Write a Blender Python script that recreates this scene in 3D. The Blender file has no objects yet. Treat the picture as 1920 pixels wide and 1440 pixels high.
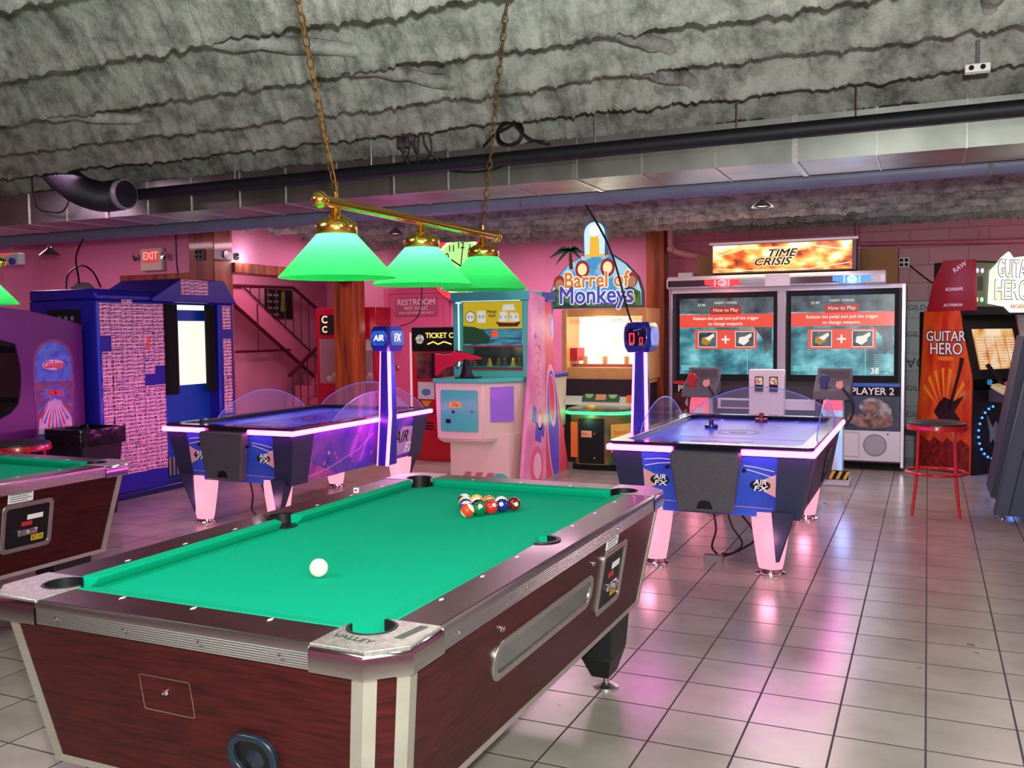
import bpy, bmesh, math, random
from mathutils import Vector, Matrix, noise
random.seed(7)
PI = math.pi
D = bpy.data
COL = bpy.context.scene.collection
SC = bpy.context.scene

# ------------------------------------------------------------------ camera, world, lights, exposure
def cam_matrix():
    pitch, roll, yaw = 0.0576, -0.0107, math.radians(24.21)
    cp, sp = math.cos(pitch), math.sin(pitch)
    fw = Vector((0, cp, -sp)); up = Vector((0, sp, cp)); rt = Vector((1, 0, 0))
    c, s = math.cos(roll), math.sin(roll)
    r2 = c*rt + s*up; u2 = -s*rt + c*up
    m = Matrix((r2, u2, -fw)).transposed()
    m = Matrix.Rotation(yaw, 3, 'Z') @ m
    return Matrix.Translation((0, 0, 1.5088)) @ m.to_4x4()
cam = D.objects.new('camera', D.cameras.new('camera')); COL.objects.link(cam)
cam.matrix_world = cam_matrix()
cam.data.sensor_width = 36.0; cam.data.lens = 36.0*1734.7/1920.0
cam.data.clip_start = 0.05; cam.data.clip_end = 100
SC.camera = cam

w = D.worlds.new('world'); SC.world = w; w.use_nodes = True
w.node_tree.nodes['Background'].inputs[0].default_value = (0.70, 0.62, 0.74, 1)
w.node_tree.nodes['Background'].inputs[1].default_value = 0.22

def lamp(name, kind, loc, power, color=(1, 1, 1), size=0.1, rot=None, target=None, sy=None, spot=None):
    l = D.lights.new(name, kind); l.energy = power; l.color = color
    if kind == 'AREA':
        l.size = size
        if sy: l.shape = 'RECTANGLE'; l.size_y = sy
    else: l.shadow_soft_size = size
    if spot: l.spot_size = spot; l.spot_blend = 0.6
    o = D.objects.new(name, l); COL.objects.link(o); o.location = loc
    if target is not None:
        o.rotation_euler = (Vector(target)-Vector(loc)).to_track_quat('-Z', 'Y').to_euler()
    elif rot: o.rotation_euler = rot
    return o
# camera flash and unseen fill lights added to brighten the foreground
lamp('flash_light', 'AREA', (0.06, -0.02, 1.67), 150, (0.96, 1.0, 0.96), 0.07, target=(-2.2, 6, 2.1))
lamp('front_fill_light', 'AREA', (1.2, 0.9, 2.62), 60, (1.0, 1.0, 0.95), 1.2, rot=(0, 0, 0), sy=0.3)
lamp('front_fill_light', 'AREA', (-3.2, 1.0, 2.62), 45, (1.0, 1.0, 0.95), 1.2, rot=(0, 0, 0), sy=0.3)
lamp('side_screen_light', 'POINT', (2.0, 3.4, .9), 7, (.35, .6, 1.0), .2)
lamp('front_fill_light', 'AREA', (-.8, -1.4, 2.62), 60, (1, 1, .96), 1.2, rot=(0, 0, 0), sy=0.3)
lamp('front_fill_light', 'AREA', (1.3, 4.2, 2.62), 34, (1.0, .97, 0.93), 1.0, rot=(0, 0, 0), sy=0.3)
# unseen pinkish fill lights added under the joists deeper in the hall
for x, y, e, c in ((-6.0, 9.6, 44, (1, .58, .74)), (-4.2, 10.2, 44, (1, .58, .74)), (-1.2, 8.9, 30, (1, .72, .82)), (0.9, 8.9, 18, (1, .7, .76)),
                   (-8.6, 6.6, 30, (1, .58, .74)), (-3.0, 7.2, 24, (1, .6, .82)), (-6.0, 4.6, 18, (1, .6, .88))):
    lamp('hall_fill_light', 'AREA', (x, y, 2.66), e, c, 0.9, rot=(0, 0, 0), sy=0.5)
lamp('stairwell_light', 'POINT', (-8.3, 10.4, 2.7), 40, (1, .68, .78), 0.2)

SC.view_settings.view_transform = 'Standard'; SC.view_settings.look = 'None'
SC.view_settings.exposure = 0.0; SC.view_settings.gamma = 1.0
SC.view_settings.use_curve_mapping = False

# ------------------------------------------------------------------ materials
def lin(c):
    return tuple((v/255.0/12.92 if v/255.0 <= 0.04045 else ((v/255.0+0.055)/1.055)**2.4) for v in c)
MATS = {}
def mat(name, rgb, rough=0.5, metal=0.0, var=0.0, scale=8.0, bump=0.0, bscale=40.0, emit=None, strength=0.0,
        alpha=1.0, trans=0.0, coat=0.0, rgb2=None, stretch=None, ior=1.45, lo=.35, hi=.65, detail=4, spec=None):
    if name in MATS: return MATS[name]
    m = D.materials.new(name); m.use_nodes = True; nt = m.node_tree; N = nt.nodes; L = nt.links
    b = N['Principled BSDF']; col = lin(rgb)+(1,)
    b.inputs['Base Color'].default_value = col
    b.inputs['Roughness'].default_value = rough; b.inputs['Metallic'].default_value = metal
    b.inputs['IOR'].default_value = ior
    if spec is not None: b.inputs['Specular IOR Level'].default_value = spec
    b.inputs['Coat Weight'].default_value = coat; b.inputs['Coat Roughness'].default_value = 0.08
    if spec is not None: b.inputs['Specular IOR Level'].default_value = spec
    tc = None
    if var or rgb2 or bump:
        tc = N.new('ShaderNodeTexCoord'); mp = N.new('ShaderNodeMapping'); L.new(tc.outputs['Object'], mp.inputs[0])
        if stretch: mp.inputs['Scale'].default_value = stretch
    if var or rgb2:
        n = N.new('ShaderNodeTexNoise'); n.inputs['Scale'].default_value = scale; n.inputs['Detail'].default_value = detail
        L.new(mp.outputs[0], n.inputs['Vector'])
        r = N.new('ShaderNodeValToRGB'); L.new(n.outputs[0], r.inputs[0])
        c2 = lin(rgb2) if rgb2 else tuple(v*(1-var) for v in col[:3])
        r.color_ramp.elements[0].position = lo; r.color_ramp.elements[1].position = hi
        r.color_ramp.elements[0].color = tuple(c2)+(1,); r.color_ramp.elements[1].color = col
        L.new(r.outputs[0], b.inputs['Base Color'])
    if bump:
        n2 = N.new('ShaderNodeTexNoise'); n2.inputs['Scale'].default_value = bscale; n2.inputs['Detail'].default_value = 5
        L.new(mp.outputs[0], n2.inputs['Vector'])
        bp = N.new('ShaderNodeBump'); bp.inputs['Strength'].default_value = bump; bp.inputs['Distance'].default_value = 0.01
        L.new(n2.outputs[0], bp.inputs['Height']); L.new(bp.outputs[0], b.inputs['Normal'])
    if emit:
        b.inputs['Emission Color'].default_value = lin(emit)+(1,); b.inputs['Emission Strength'].default_value = strength
    if alpha < 1: b.inputs['Alpha'].default_value = alpha
    if trans: b.inputs['Transmission Weight'].default_value = trans
    MATS[name] = m
    return m
def emat(name, stops, scale=6.0, strength=1.0, stretch=(1, 1, 1), detail=3, tex='noise'):
    """backlit artwork / screen image: emission coloured by procedural noise"""
    if name in MATS: return MATS[name]
    m = D.materials.new(name); m.use_nodes = True; nt = m.node_tree; N = nt.nodes; L = nt.links
    b = N['Principled BSDF']; b.inputs['Roughness'].default_value = 0.25
    b.inputs['Base Color'].default_value = (0.02, 0.02, 0.02, 1)
    if len(stops) == 1:
        b.inputs['Emission Color'].default_value = lin(stops[0][1])+(1,)
    else:
        tc = N.new('ShaderNodeTexCoord'); mp = N.new('ShaderNodeMapping'); L.new(tc.outputs['Object'], mp.inputs[0])
        mp.inputs['Scale'].default_value = stretch
        if tex == 'noise':
            n = N.new('ShaderNodeTexNoise'); n.inputs['Scale'].default_value = scale; n.inputs['Detail'].default_value = detail
        else:
            n = N.new('ShaderNodeTexVoronoi'); n.inputs['Scale'].default_value = scale
        L.new(mp.outputs[0], n.inputs['Vector'])
        r = N.new('ShaderNodeValToRGB'); L.new(n.outputs[0], r.inputs[0])
        cr = r.color_ramp
        while len(cr.elements) < len(stops): cr.elements.new(0.5)
        for e, (p, c) in zip(cr.elements, stops): e.position = p; e.color = lin(c)+(1,)
        L.new(r.outputs[0], b.inputs['Emission Color'])
    b.inputs['Emission Strength'].default_value = strength
    MATS[name] = m
    return m

# ------------------------------------------------------------------ mesh builder
def spl(P_, k=8):
    P_ = [Vector(p) for p in P_]; out = []
    for i in range(len(P_)-1):
        p0 = P_[max(i-1, 0)]; p1 = P_[i]; p2 = P_[i+1]; p3 = P_[min(i+2, len(P_)-1)]
        for s in range(k):
            u = s/k; out.append(.5*((2*p1)+(p2-p0)*u+(2*p0-5*p1+4*p2-p3)*u*u+(3*p1-p0-3*p2+p3)*u**3))
    out.append(P_[-1]); return out
def frame(o, u, v):
    u = Vector(u).normalized(); v = Vector(v).normalized(); n = u.cross(v)
    m = Matrix((u, v, n)).transposed().to_4x4(); m.translation = Vector(o)
    return m
def FRONT(x, y, z): return frame((x, y, z), (1, 0, 0), (0, 0, 1))      # faces -Y
def BACK(x, y, z): return frame((x, y, z), (-1, 0, 0), (0, 0, 1))      # faces +Y
def RIGHT(x, y, z): return frame((x, y, z), (0, 1, 0), (0, 0, 1))      # faces +X
def LEFT(x, y, z): return frame((x, y, z), (0, -1, 0), (0, 0, 1))      # faces -X
def TOP(x, y, z): return frame((x, y, z), (1, 0, 0), (0, 1, 0))
TEXTC = {}
def text_mesh(s, size, ext, off, shear):
    k = (s, size, ext, off, shear)
    if k in TEXTC: return TEXTC[k]
    cu = D.curves.new('t', 'FONT'); cu.body = s; cu.size = size; cu.extrude = ext; cu.offset = off; cu.shear = shear
    cu.align_x = 'CENTER'; cu.align_y = 'CENTER'; cu.resolution_u = 3
    ob = D.objects.new('t', cu); COL.objects.link(ob)
    dg = bpy.context.evaluated_depsgraph_get(); me = D.meshes.new_from_object(ob.evaluated_get(dg))
    vs = [v.co.copy() for v in me.vertices]; fs = [tuple(p.vertices) for p in me.polygons]
    D.objects.remove(ob); D.curves.remove(cu); D.meshes.remove(me)
    TEXTC[k] = (vs, fs)
    return TEXTC[k]
class MB:
    def __init__(s, M=None): s.v = []; s.f = []; s.m = []; s.mats = []; s.M = M or Matrix.Identity(4); s.flat = []
    def at(s, M): s.M = M; return s
    def mi(s, m):
        if m not in s.mats: s.mats.append(m)
        return s.mats.index(m)
    def add(s, vs, fs, m, local=None):
        o = len(s.v); T = s.M if local is None else s.M @ local
        s.v += [T @ Vector(p) for p in vs]; k = s.mi(m)
        for f in fs: s.f.append(tuple(i+o for i in f)); s.m.append(k)
        return s
    def box(s, c, d, m, rz=0, local=None, ch=0.0):
        x, y, z = d[0]/2, d[1]/2, d[2]/2
        T = Matrix.Translation(c) @ Matrix.Rotation(rz, 4, 'Z')
        if local is not None: T = T @ local
        if ch > 0:
            pts = [(-x+ch, -y), (x-ch, -y), (x, -y+ch), (x, y-ch), (x-ch, y), (-x+ch, y), (-x, y-ch), (-x, -y+ch)]
            return s.prism(pts, -z, z, m, T)
        vs = [(a*x, b*y, e*z) for e in (-1, 1) for a, b in ((-1, -1), (1, -1), (1, 1), (-1, 1))]
        fs = [(3, 2, 1, 0), (4, 5, 6, 7), (0, 1, 5, 4), (1, 2, 6, 5), (2, 3, 7, 6), (3, 0, 4, 7)]
        return s.add(vs, fs, m, T)
    def b(s, x0, x1, y0, y1, z0, z1, m):
        return s.box(((x0+x1)/2, (y0+y1)/2, (z0+z1)/2), (abs(x1-x0), abs(y1-y0), abs(z1-z0)), m)
    def prism(s, pts, z0, z1, m, local=None, pts2=None, capm=None):
        n = len(pts); p2 = pts2 or pts
        vs = [(p[0], p[1], z0) for p in pts]+[(p[0], p[1], z1) for p in p2]
        fs = [tuple(range(n-1, -1, -1)), tuple(range(n, 2*n))]+[(i, (i+1) % n, (i+1) % n+n, i+n) for i in range(n)]
        return s.add(vs, fs, m, local)
    def poly(s, pts, m, M=None, d=0.003, z=0.0):
        return s.prism(pts, z, z+d, m, M)
    def rect(s, x0, x1, y0, y1, m, M=None, d=0.003, z=0.0):
        return s.poly([(x0, y0), (x1, y0), (x1, y1), (x0, y1)], m, M, d, z)
    def disc(s, x, y, r, m, M=None, d=0.003, z=0.0, n=24, ry=None, rot=0):
        ry = ry or r
        return s.poly([(x+r*math.cos(a)*math.cos(rot)-ry*math.sin(a)*math.sin(rot), y+r*math.cos(a)*math.sin(rot)+ry*math.sin(a)*math.cos(rot)) for a in [2*PI*i/n for i in range(n)]], m, M, d, z)
    def line(s, pts, wd, m, M=None, d=0.003, z=0.0):
        for (a, b), (c, e) in zip(pts, pts[1:]):
            dx, dy = c-a, e-b; l = math.hypot(dx, dy) or 1; nx, ny = -dy/l*wd/2, dx/l*wd/2
            s.poly([(a-nx, b-ny), (c-nx, e-ny), (c+nx, e+ny), (a+nx, b+ny)], m, M, d, z)
        return s
    def loop(s, x, y, r, wd, m, M=None, d=0.003, z=0.0, ry=None, n=32, a0=0, a1=2*PI):
        ry = ry or r; vs = []; fs = []
        for i in range(n+1):
            a = a0+(a1-a0)*i/n
            for q, zz in ((-wd/2, z), (wd/2, z), (wd/2, z+d), (-wd/2, z+d)):
                vs.append((x+(r+q)*math.cos(a), y+(ry+q)*math.sin(a), zz))
        for i in range(n):
            for k in range(4): fs.append((i*4+k, i*4+(k+1) % 4, i*4+4+(k+1) % 4, i*4+4+k))
        return s.add(vs, fs, m, M)
    def text(s, t, size, m, M=None, ext=0.0015, off=0.0, shear=0.0, sx=1.0, z=0.0):
        vs, fs = text_mesh(t, size, ext, 0.0, shear)
        T = (M or Matrix.Identity(4)) @ Matrix.Translation((0, 0, z))
        sh = [(0, 0)]
        if off > 0:
            n = 8 if off > .004 else 4
            sh += [(off*math.cos(2*PI*(k+.5)/n), off*math.sin(2*PI*(k+.5)/n)) for k in range(n)]
        for k, (a, b) in enumerate(sh): s.add(vs, fs, m, T @ Matrix.Translation((a, b, -.00012*k)) @ Matrix.Diagonal((sx, 1, 1, 1)))
        return s
    def seg7(s, ch, h, m, M=None, z=0.0):
        w_ = h*.55; k = h*.13; g = k*.15
        on = {'0': 'abcdef', '1': 'bc'}[ch]
        R = {'a': (-w_/2+g, w_/2-g, h/2-k, h/2), 'd': (-w_/2+g, w_/2-g, -h/2, -h/2+k), 'b': (w_/2-k, w_/2, g, h/2-g), 'c': (w_/2-k, w_/2, -h/2+g, -g),
             'f': (-w_/2, -w_/2+k, g, h/2-g), 'e': (-w_/2, -w_/2+k, -h/2+g, -g)}
        for c in on: x0, x1, y0, y1 = R[c]; s.rect(x0, x1, y0, y1, m, M, .0012, z)
        return s
    def tube(s, pts, r, m, seg=8, closed=False, rads=None):
        pts = [Vector(p) for p in pts]; n = len(pts); rings = []
        prev = None
        for i, p in enumerate(pts):
            if closed: t = (pts[(i+1) % n]-pts[i-1])
            else: t = pts[min(i+1, n-1)]-pts[max(i-1, 0)]
            t.normalize()
            if prev is None:
                a = Vector((0, 0, 1)) if abs(t.z) < 0.9 else Vector((1, 0, 0)); u = t.cross(a).normalized()
            else: u = (prev-t*prev.dot(t)).normalized()
            prev = u; v = t.cross(u); rr = rads[i] if rads else r
            rings.append([p+(u*math.cos(2*PI*k/seg)+v*math.sin(2*PI*k/seg))*rr for k in range(seg)])
        vs = [q for ring in rings for q in ring]; fs = []
        for i in range(n if closed else n-1):
            j = (i+1) % n
            for k in range(seg): fs.append((i*seg+k, i*seg+(k+1) % seg, j*seg+(k+1) % seg, j*seg+k))
        if not closed: fs += [tuple(range(seg-1, -1, -1)), tuple(range((n-1)*seg, n*seg))]
        return s.add(vs, fs, m)
    def lathe(s, prof, m, c=(0, 0, 0), seg=32, local=None, sxy=(1, 1)):
        vs = []; fs = []; n = len(prof)
        for r, z in prof:
            for k in range(seg):
                a = 2*PI*k/seg; vs.append((c[0]+r*math.cos(a)*sxy[0], c[1]+r*math.sin(a)*sxy[1], c[2]+z))
        for i in range(n-1):
            for k in range(seg): fs.append((i*seg+k, i*seg+(k+1) % seg, (i+1)*seg+(k+1) % seg, (i+1)*seg+k))
        if prof[0][0] > 1e-5: fs.append(tuple(range(seg-1, -1, -1)))
        if prof[-1][0] > 1e-5: fs.append(tuple(range((n-1)*seg, n*seg)))
        return s.add(vs, fs, m, local)
    def shell(s, prof, m, c=(0, 0, 0), seg=40, local=None):
        """lathe that is open (no caps)"""
        vs = []; fs = []; n = len(prof)
        for r, z in prof:
            for k in range(seg):
                a = 2*PI*k/seg; vs.append((c[0]+r*math.cos(a), c[1]+r*math.sin(a), c[2]+z))
        for i in range(n-1):
            for k in range(seg): fs.append((i*seg+k, i*seg+(k+1) % seg, (i+1)*seg+(k+1) % seg, (i+1)*seg+k))
        return s.add(vs, fs, m, local)
    def hexa(s, p, m):
        """8 corners: bottom 4 then top 4, same order"""
        return s.add(p, [(3, 2, 1, 0), (4, 5, 6, 7), (0, 1, 5, 4), (1, 2, 6, 5), (2, 3, 7, 6), (3, 0, 4, 7)], m)
    def build(s, name, parent=None, smooth=35, bevel=0.0, recalc=True):
        me = D.meshes.new(name); me.from_pydata([tuple(v) for v in s.v], [], s.f)
        for m in s.mats: me.materials.append(m)
        me.polygons.foreach_set('material_index', s.m)
        if recalc:
            bm = bmesh.new(); bm.from_mesh(me)
            bmesh.ops.recalc_face_normals(bm, faces=bm.faces); bm.to_mesh(me); bm.free()
        me.shade_smooth()
        me.set_sharp_from_angle(angle=math.radians(smooth))
        o = D.objects.new(name, me); COL.objects.link(o)
        if parent is not None: o.parent = parent
        if bevel:
            b = o.modifiers.new('bevel', 'BEVEL'); b.width = bevel; b.segments = 2; b.limit_method = 'ANGLE'; b.angle_limit = math.radians(40)
        return o
def thing(name, label, cat, loc=(0, 0, 0), rz=0, group=None):
    o = D.objects.new(name, None); COL.objects.link(o); o.location = loc; o.rotation_euler = (0, 0, rz)
    o.empty_display_size = 0.1
    o['label'] = label; o['category'] = cat
    if group: o['group'] = group
    return o
def tag(o, label, cat, group=None):
    o['label'] = label; o['category'] = cat
    if group: o['group'] = group
    return o
def struct(o): o['kind'] = 'structure'; return o
def children_map():
    d = {}
    for o in D.objects:
        if o.parent: d.setdefault(o.parent.name, []).append(o)
    return d
def copy_tree(root, loc, label, rz=None, skip=()):
    cm = children_map()
    def rec(o, par):
        c = o.copy(); COL.objects.link(c)
        if par is not None: c.parent = par
        for ch in cm.get(o.name, []):
            if ch.name.split('.')[0] not in skip: rec(ch, c)
        return c
    r = rec(root, None); r.location = loc; r['label'] = label
    if rz is not None: r.rotation_euler = (0, 0, rz)
    return r
def arc(cx, cy, r, a0, a1, n):
    return [(cx+r*math.cos(math.radians(a0+(a1-a0)*i/n)), cy+r*math.sin(math.radians(a0+(a1-a0)*i/n))) for i in range(n+1)]
def rrect(x0, x1, y0, y1, r, n=5):
    return arc(x0+r, y0+r, r, 180, 270, n)+arc(x1-r, y0+r, r, 270, 360, n)+arc(x1-r, y1-r, r, 0, 90, n)+arc(x0+r, y1-r, r, 90, 180, n)
def ring(mb, outer, inner, z0, z1, m, M=None):
    n = len(outer); vs = [(p[0], p[1], z) for z in (z0, z1) for p in outer]+[(p[0], p[1], z) for z in (z0, z1) for p in inner]
    fs = []
    for i in range(n):
        j = (i+1) % n
        fs += [(i, j, n+j, n+i), (2*n+j, 2*n+i, 3*n+i, 3*n+j), (n+i, n+j, 3*n+j, 3*n+i), (j, i, 2*n+i, 2*n+j)]
    mb.add(vs, fs, m, M)

# common materials
PINK = mat('pink_wall_paint', (224, 138, 172), .45, var=.10, scale=2.5, bump=.12, bscale=30)
BLACK = mat('black_plastic', (16, 15, 18), .4)
MBLACK = mat('matte_black', (12, 12, 14), .8)
DGREY = mat('dark_grey_plastic', (84, 80, 90), .5, var=.15, scale=60)
WHITE = mat('white_laminate', (222, 218, 222), .35, var=.06, scale=5)
WPAINT = mat('white_paint', (240, 240, 238), .4)
CHROME = mat('chrome', (215, 215, 215), .12, 1.0)
ALU = mat('brushed_aluminium', (196, 196, 190), .34, 1.0, var=.12, scale=30, bump=.05, bscale=80)
STEEL = mat('galvanised_duct_steel', (176, 182, 172), .36, .9, var=.35, scale=3.0)
BRASS = mat('polished_brass', (232, 190, 90), .18, 1.0)
RED = mat('red_gloss', (190, 22, 26), .25, coat=.5)
BLUEB = mat('booth_blue', (26, 30, 150), .35, var=.1, scale=6)
WOODP = mat('stained_timber', (168, 84, 30), .38, rgb2=(96, 40, 12), scale=3, stretch=(4, 4, .35), coat=.4)
WIRE = mat('black_rubber_cable', (14, 13, 14), .5)
MBED = mat('dull_grey', (110, 108, 112), .6)

# ------------------------------------------------------------------ the room
def floor_mat():
    m = D.materials.new('square_floor_tiles'); m.use_nodes = True; nt = m.node_tree; N = nt.nodes; L = nt.links
    b = N['Principled BSDF']; b.inputs['IOR'].default_value = 1.75
    tc = N.new('ShaderNodeTexCoord'); mp = N.new('ShaderNodeMapping'); L.new(tc.outputs['Object'], mp.inputs[0])
    mp.inputs['Location'].default_value = (0.2978+0.3106*40, -3.5302+0.3106*40, 0)
    br = N.new('ShaderNodeTexBrick'); L.new(mp.outputs[0], br.inputs[0]); br.offset = 0; br.squash = 1
    br.inputs['Scale'].default_value = 1; br.inputs['Brick Width'].default_value = .3106; br.inputs['Row Height'].default_value = .3106
    br.inputs['Mortar Size'].default_value = .0042; br.inputs['Mortar Smooth'].default_value = .15
    br.inputs['Color1'].default_value = lin((162, 158, 146))+(1,); br.inputs['Color2'].default_value = lin((154, 150, 138))+(1,)
    br.inputs['Mortar'].default_value = lin((44, 40, 40))+(1,)
    n = N.new('ShaderNodeTexNoise'); n.inputs['Scale'].default_value = 3.5; n.inputs['Detail'].default_value = 6; L.new(mp.outputs[0], n.inputs['Vector'])
    r = N.new('ShaderNodeValToRGB'); L.new(n.outputs[0], r.inputs[0])
    r.color_ramp.elements[0].position = .3; r.color_ramp.elements[0].color = (.78, .76, .74, 1); r.color_ramp.elements[1].position = .6; r.color_ramp.elements[1].color = (1, 1, 1, 1)
    mx = N.new('ShaderNodeMixRGB'); mx.blend_type = 'MULTIPLY'; mx.inputs[0].default_value = 1
    L.new(br.outputs[0], mx.inputs[1]); L.new(r.outputs[0], mx.inputs[2])
    # small dark scuffs
    n3 = N.new('ShaderNodeTexNoise'); n3.inputs['Scale'].default_value = 9; n3.inputs['Detail'].default_value = 9; L.new(mp.outputs[0], n3.inputs['Vector'])
    r3 = N.new('ShaderNodeValToRGB'); L.new(n3.outputs[0], r3.inputs[0])
    r3.color_ramp.elements[0].position = .715; r3.color_ramp.elements[0].color = (1, 1, 1, 1); r3.color_ramp.elements[1].position = .74; r3.color_ramp.elements[1].color = (.3, .28, .28, 1)
    m2 = N.new('ShaderNodeMixRGB'); m2.blend_type = 'MULTIPLY'; m2.inputs[0].default_value = 1
    L.new(mx.outputs[0], m2.inputs[1]); L.new(r3.outputs[0], m2.inputs[2])
    L.new(m2.outputs[0], b.inputs['Base Color'])
    r2 = N.new('ShaderNodeMapRange'); L.new(br.outputs['Fac'], r2.inputs[0]); r2.inputs[3].default_value = .24; r2.inputs[4].default_value = .8
    L.new(r2.outputs[0], b.inputs['Roughness'])
    bp = N.new('ShaderNodeBump'); bp.invert = True; bp.inputs['Strength'].default_value = .5; bp.inputs['Distance'].default_value = .003
    L.new(br.outputs['Fac'], bp.inputs['Height']); L.new(bp.outputs[0], b.inputs['Normal'])
    return m
FLOOR = floor_mat()
struct(MB().b(-12, 4.2, -2.6, 13.4, -.1, 0, FLOOR).build('floor'))

FOAM = mat('sprayed_fireproofing', (190, 192, 182), .95, rgb2=(112, 114, 106), scale=7, lo=.36, hi=.58, detail=15, bump=.9, bscale=60)
for _n in FOAM.node_tree.nodes:
    if _n.type == 'TEX_NOISE': _n.inputs['Roughness'].default_value = .72
    if _n.type == 'BUMP': _n.inputs['Distance'].default_value = .02
JP = 0.605
def ceil_h(x, y):
    yy = y + 0.035*noise.noise(Vector((x*.5, y*.3, 3.1))) + .012*noise.noise(Vector((x*5, y*3, 1))) + .012*noise.noise(Vector((x*20, y*16, 2)))+.007*noise.noise(Vector((x*46, y*30, 6)))
    u = (yy-3.60) % JP
    k = math.floor((yy-3.60)/JP)
    if u < .016: h = 2.70+.18*(u/.016)
    elif u < .32: h = 2.88
    elif u < .575: t = (u-.32)/.255; h = 2.70+.18*(1-t**2.6)
    else: h = 2.69
    h += .020*noise.noise(Vector((x*2.5, y*3, k)))+.007*noise.noise(Vector((x*9, y*9, 2)))+.007*noise.noise(Vector((x*28, y*28, 5)))
    if u > .50 or u < .022: h -= .030*abs(noise.noise(Vector((x*33, k*3.3, 1))))+.03*abs(noise.noise(Vector((x*7, k*2.1, 9))))
    return h
def build_ceiling():
    xs = []; x = -12.0
    while x < 4.2: xs.append(x); x += .014 if -3.4 < x < .7 else .021 if -5 < x < 1.3 else (.04 if -7.5 < x < 2 else .12)
    xs.append(4.2)
    ys = []; y = -2.6
    while y < 13.4:
        ys.append(y)
        if 2.0 < y < 6.2:
            u = (y-3.60) % JP
            y += .011 if (u > .52 or u < .04) else .024
        else:
            y += .03 if y > 1.9 else .12
    ys.append(13.4)
    vs = [(a, c, ceil_h(a, c)) for c in ys for a in xs]; nx = len(xs); fs = []
    for j in range(len(ys)-1):
        for i in range(nx-1): fs.append((j*nx+i, (j+1)*nx+i, (j+1)*nx+i+1, j*nx+i+1))
    mb = MB(); mb.add(vs, fs, FOAM)
    # foam covered cross bridging between joists
    for (x0, y0, x1, y1) in ((-2.9, 3.05, -2.2, 3.65), (-2.6, 3.65, -2.15, 4.2), (-4.6, 3.6, -4.1, 4.2), (-1.25, 3.65, -1.05, 4.25), (-.72, 3.05, -.55, 3.6), (.22, 3.0, .28, 3.6), (.25, 3.6, .2, 4.2), (-1.3, 4.3, -1.1, 4.8)):
        pts = [(x0+(x1-x0)*t/8+.02*noise.noise(Vector((t, x0, 1))), y0+(y1-y0)*t/8, 2.76+.03*noise.noise(Vector((t*.7, x0, 4)))) for t in range(9)]
        mb.tube(pts, .035, FOAM, 8, rads=[.03+.015*random.random() for _ in pts])
    return mb.build('ceiling', smooth=70, recalc=False)
struct(build_ceiling())
struct(MB().b(-12, 4.2, -2.6, 13.4, 3.08, 3.14, FOAM).build('ceiling'))

def block_wall_mat():
    m = D.materials.new('painted_block_wall'); m.use_nodes = True; nt = m.node_tree; N = nt.nodes; L = nt.links
    b = N['Principled BSDF']; b.inputs['Roughness'].default_value = .35
    tc = N.new('ShaderNodeTexCoord'); sp = N.new('ShaderNodeSeparateXYZ'); L.new(tc.outputs['Object'], sp.inputs[0])
    cb = N.new('ShaderNodeCombineXYZ'); L.new(sp.outputs[0], cb.inputs[0]); L.new(sp.outputs[2], cb.inputs[1])
    br = N.new('ShaderNodeTexBrick'); L.new(cb.outputs[0], br.inputs[0])
    br.inputs['Scale'].default_value = 1; br.inputs['Brick Width'].default_value = .40; br.inputs['Row Height'].default_value = .2
    br.inputs['Mortar Size'].default_value = .004; br.inputs['Mortar Smooth'].default_value = .5
    br.inputs['Color1'].default_value = (1, 1, 1, 1); br.inputs['Color2'].default_value = (.93, .93, .93, 1); br.inputs['Mortar'].default_value = (.62, .6, .6, 1)
    ma = N.new('ShaderNodeMath'); ma.operation = 'GREATER_THAN'; L.new(sp.outputs[2], ma.inputs[0]); ma.inputs[1].default_value = 1.79
    mc = N.new('ShaderNodeMixRGB'); L.new(ma.outputs[0], mc.inputs[0]); mc.inputs[1].default_value = lin((186, 194, 200))+(1,); mc.inputs[2].default_value = lin((196, 104, 128))+(1,)
    mx = N.new('ShaderNodeMixRGB'); mx.blend_type = 'MULTIPLY'; mx.inputs[0].default_value = 1
    L.new(mc.outputs[0], mx.inputs[1]); L.new(br.outputs[0], mx.inputs[2]); L.new(mx.outputs[0], b.inputs['Base Color'])
    bp = N.new('ShaderNodeBump'); bp.invert = True; bp.inputs['Strength'].default_value = .6; bp.inputs['Distance'].default_value = .006
    L.new(br.outputs['Fac'], bp.inputs['Height']); L.new(bp.outputs[0], b.inputs['Normal'])
    return m
BLOCK = block_wall_mat()
struct(MB().b(-7.95, -3.12, 11.5, 11.7, 0, 3.1, PINK).build('wall_back'))
bw = MB().b(-3.12, 4.2, 11.5, 11.7, 0, 3.1, BLOCK)
NAVY = mat('faded_navy_print', (58, 66, 92), .5)
for z, t, sz in ((1.72, 'GILDAN', .085), (1.42, 'GILDAN', .085), (1.10, 'GILDAN', .16), (.80, 'GILDAN', .085), (.50, 'GILDAN', .085)):
    M = FRONT(-.06, 11.498, z)
    if sz > .1: M = M @ Matrix.Rotation(PI, 4, 'Z')
    bw.text(t, sz, NAVY, M)
struct(bw.build('wall_back'))
struct(MB().b(-12, 4.2, -2.8, -2.6, 0, 3.1, PINK).build('wall_front'))
struct(MB().b(4.2, 4.4, -2.6, 13.4, 0, 3.1, PINK).build('wall_right'))
struct(MB().b(-10.3, -10.1, -2.6, 8.15, 0, 3.1, PINK).build('wall_left'))
struct(MB().b(-10.3, -7.6, 8.15, 8.3, 0, 3.1, PINK).build('wall_left'))
struct(MB().b(-9.4, -9.25, 8.3, 13.4, 0, 3.1, PINK).build('wall_left'))
struct(MB().b(-9.4, -7.2, 13.0, 13.2, 0, 3.1, PINK).build('wall_back'))
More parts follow.
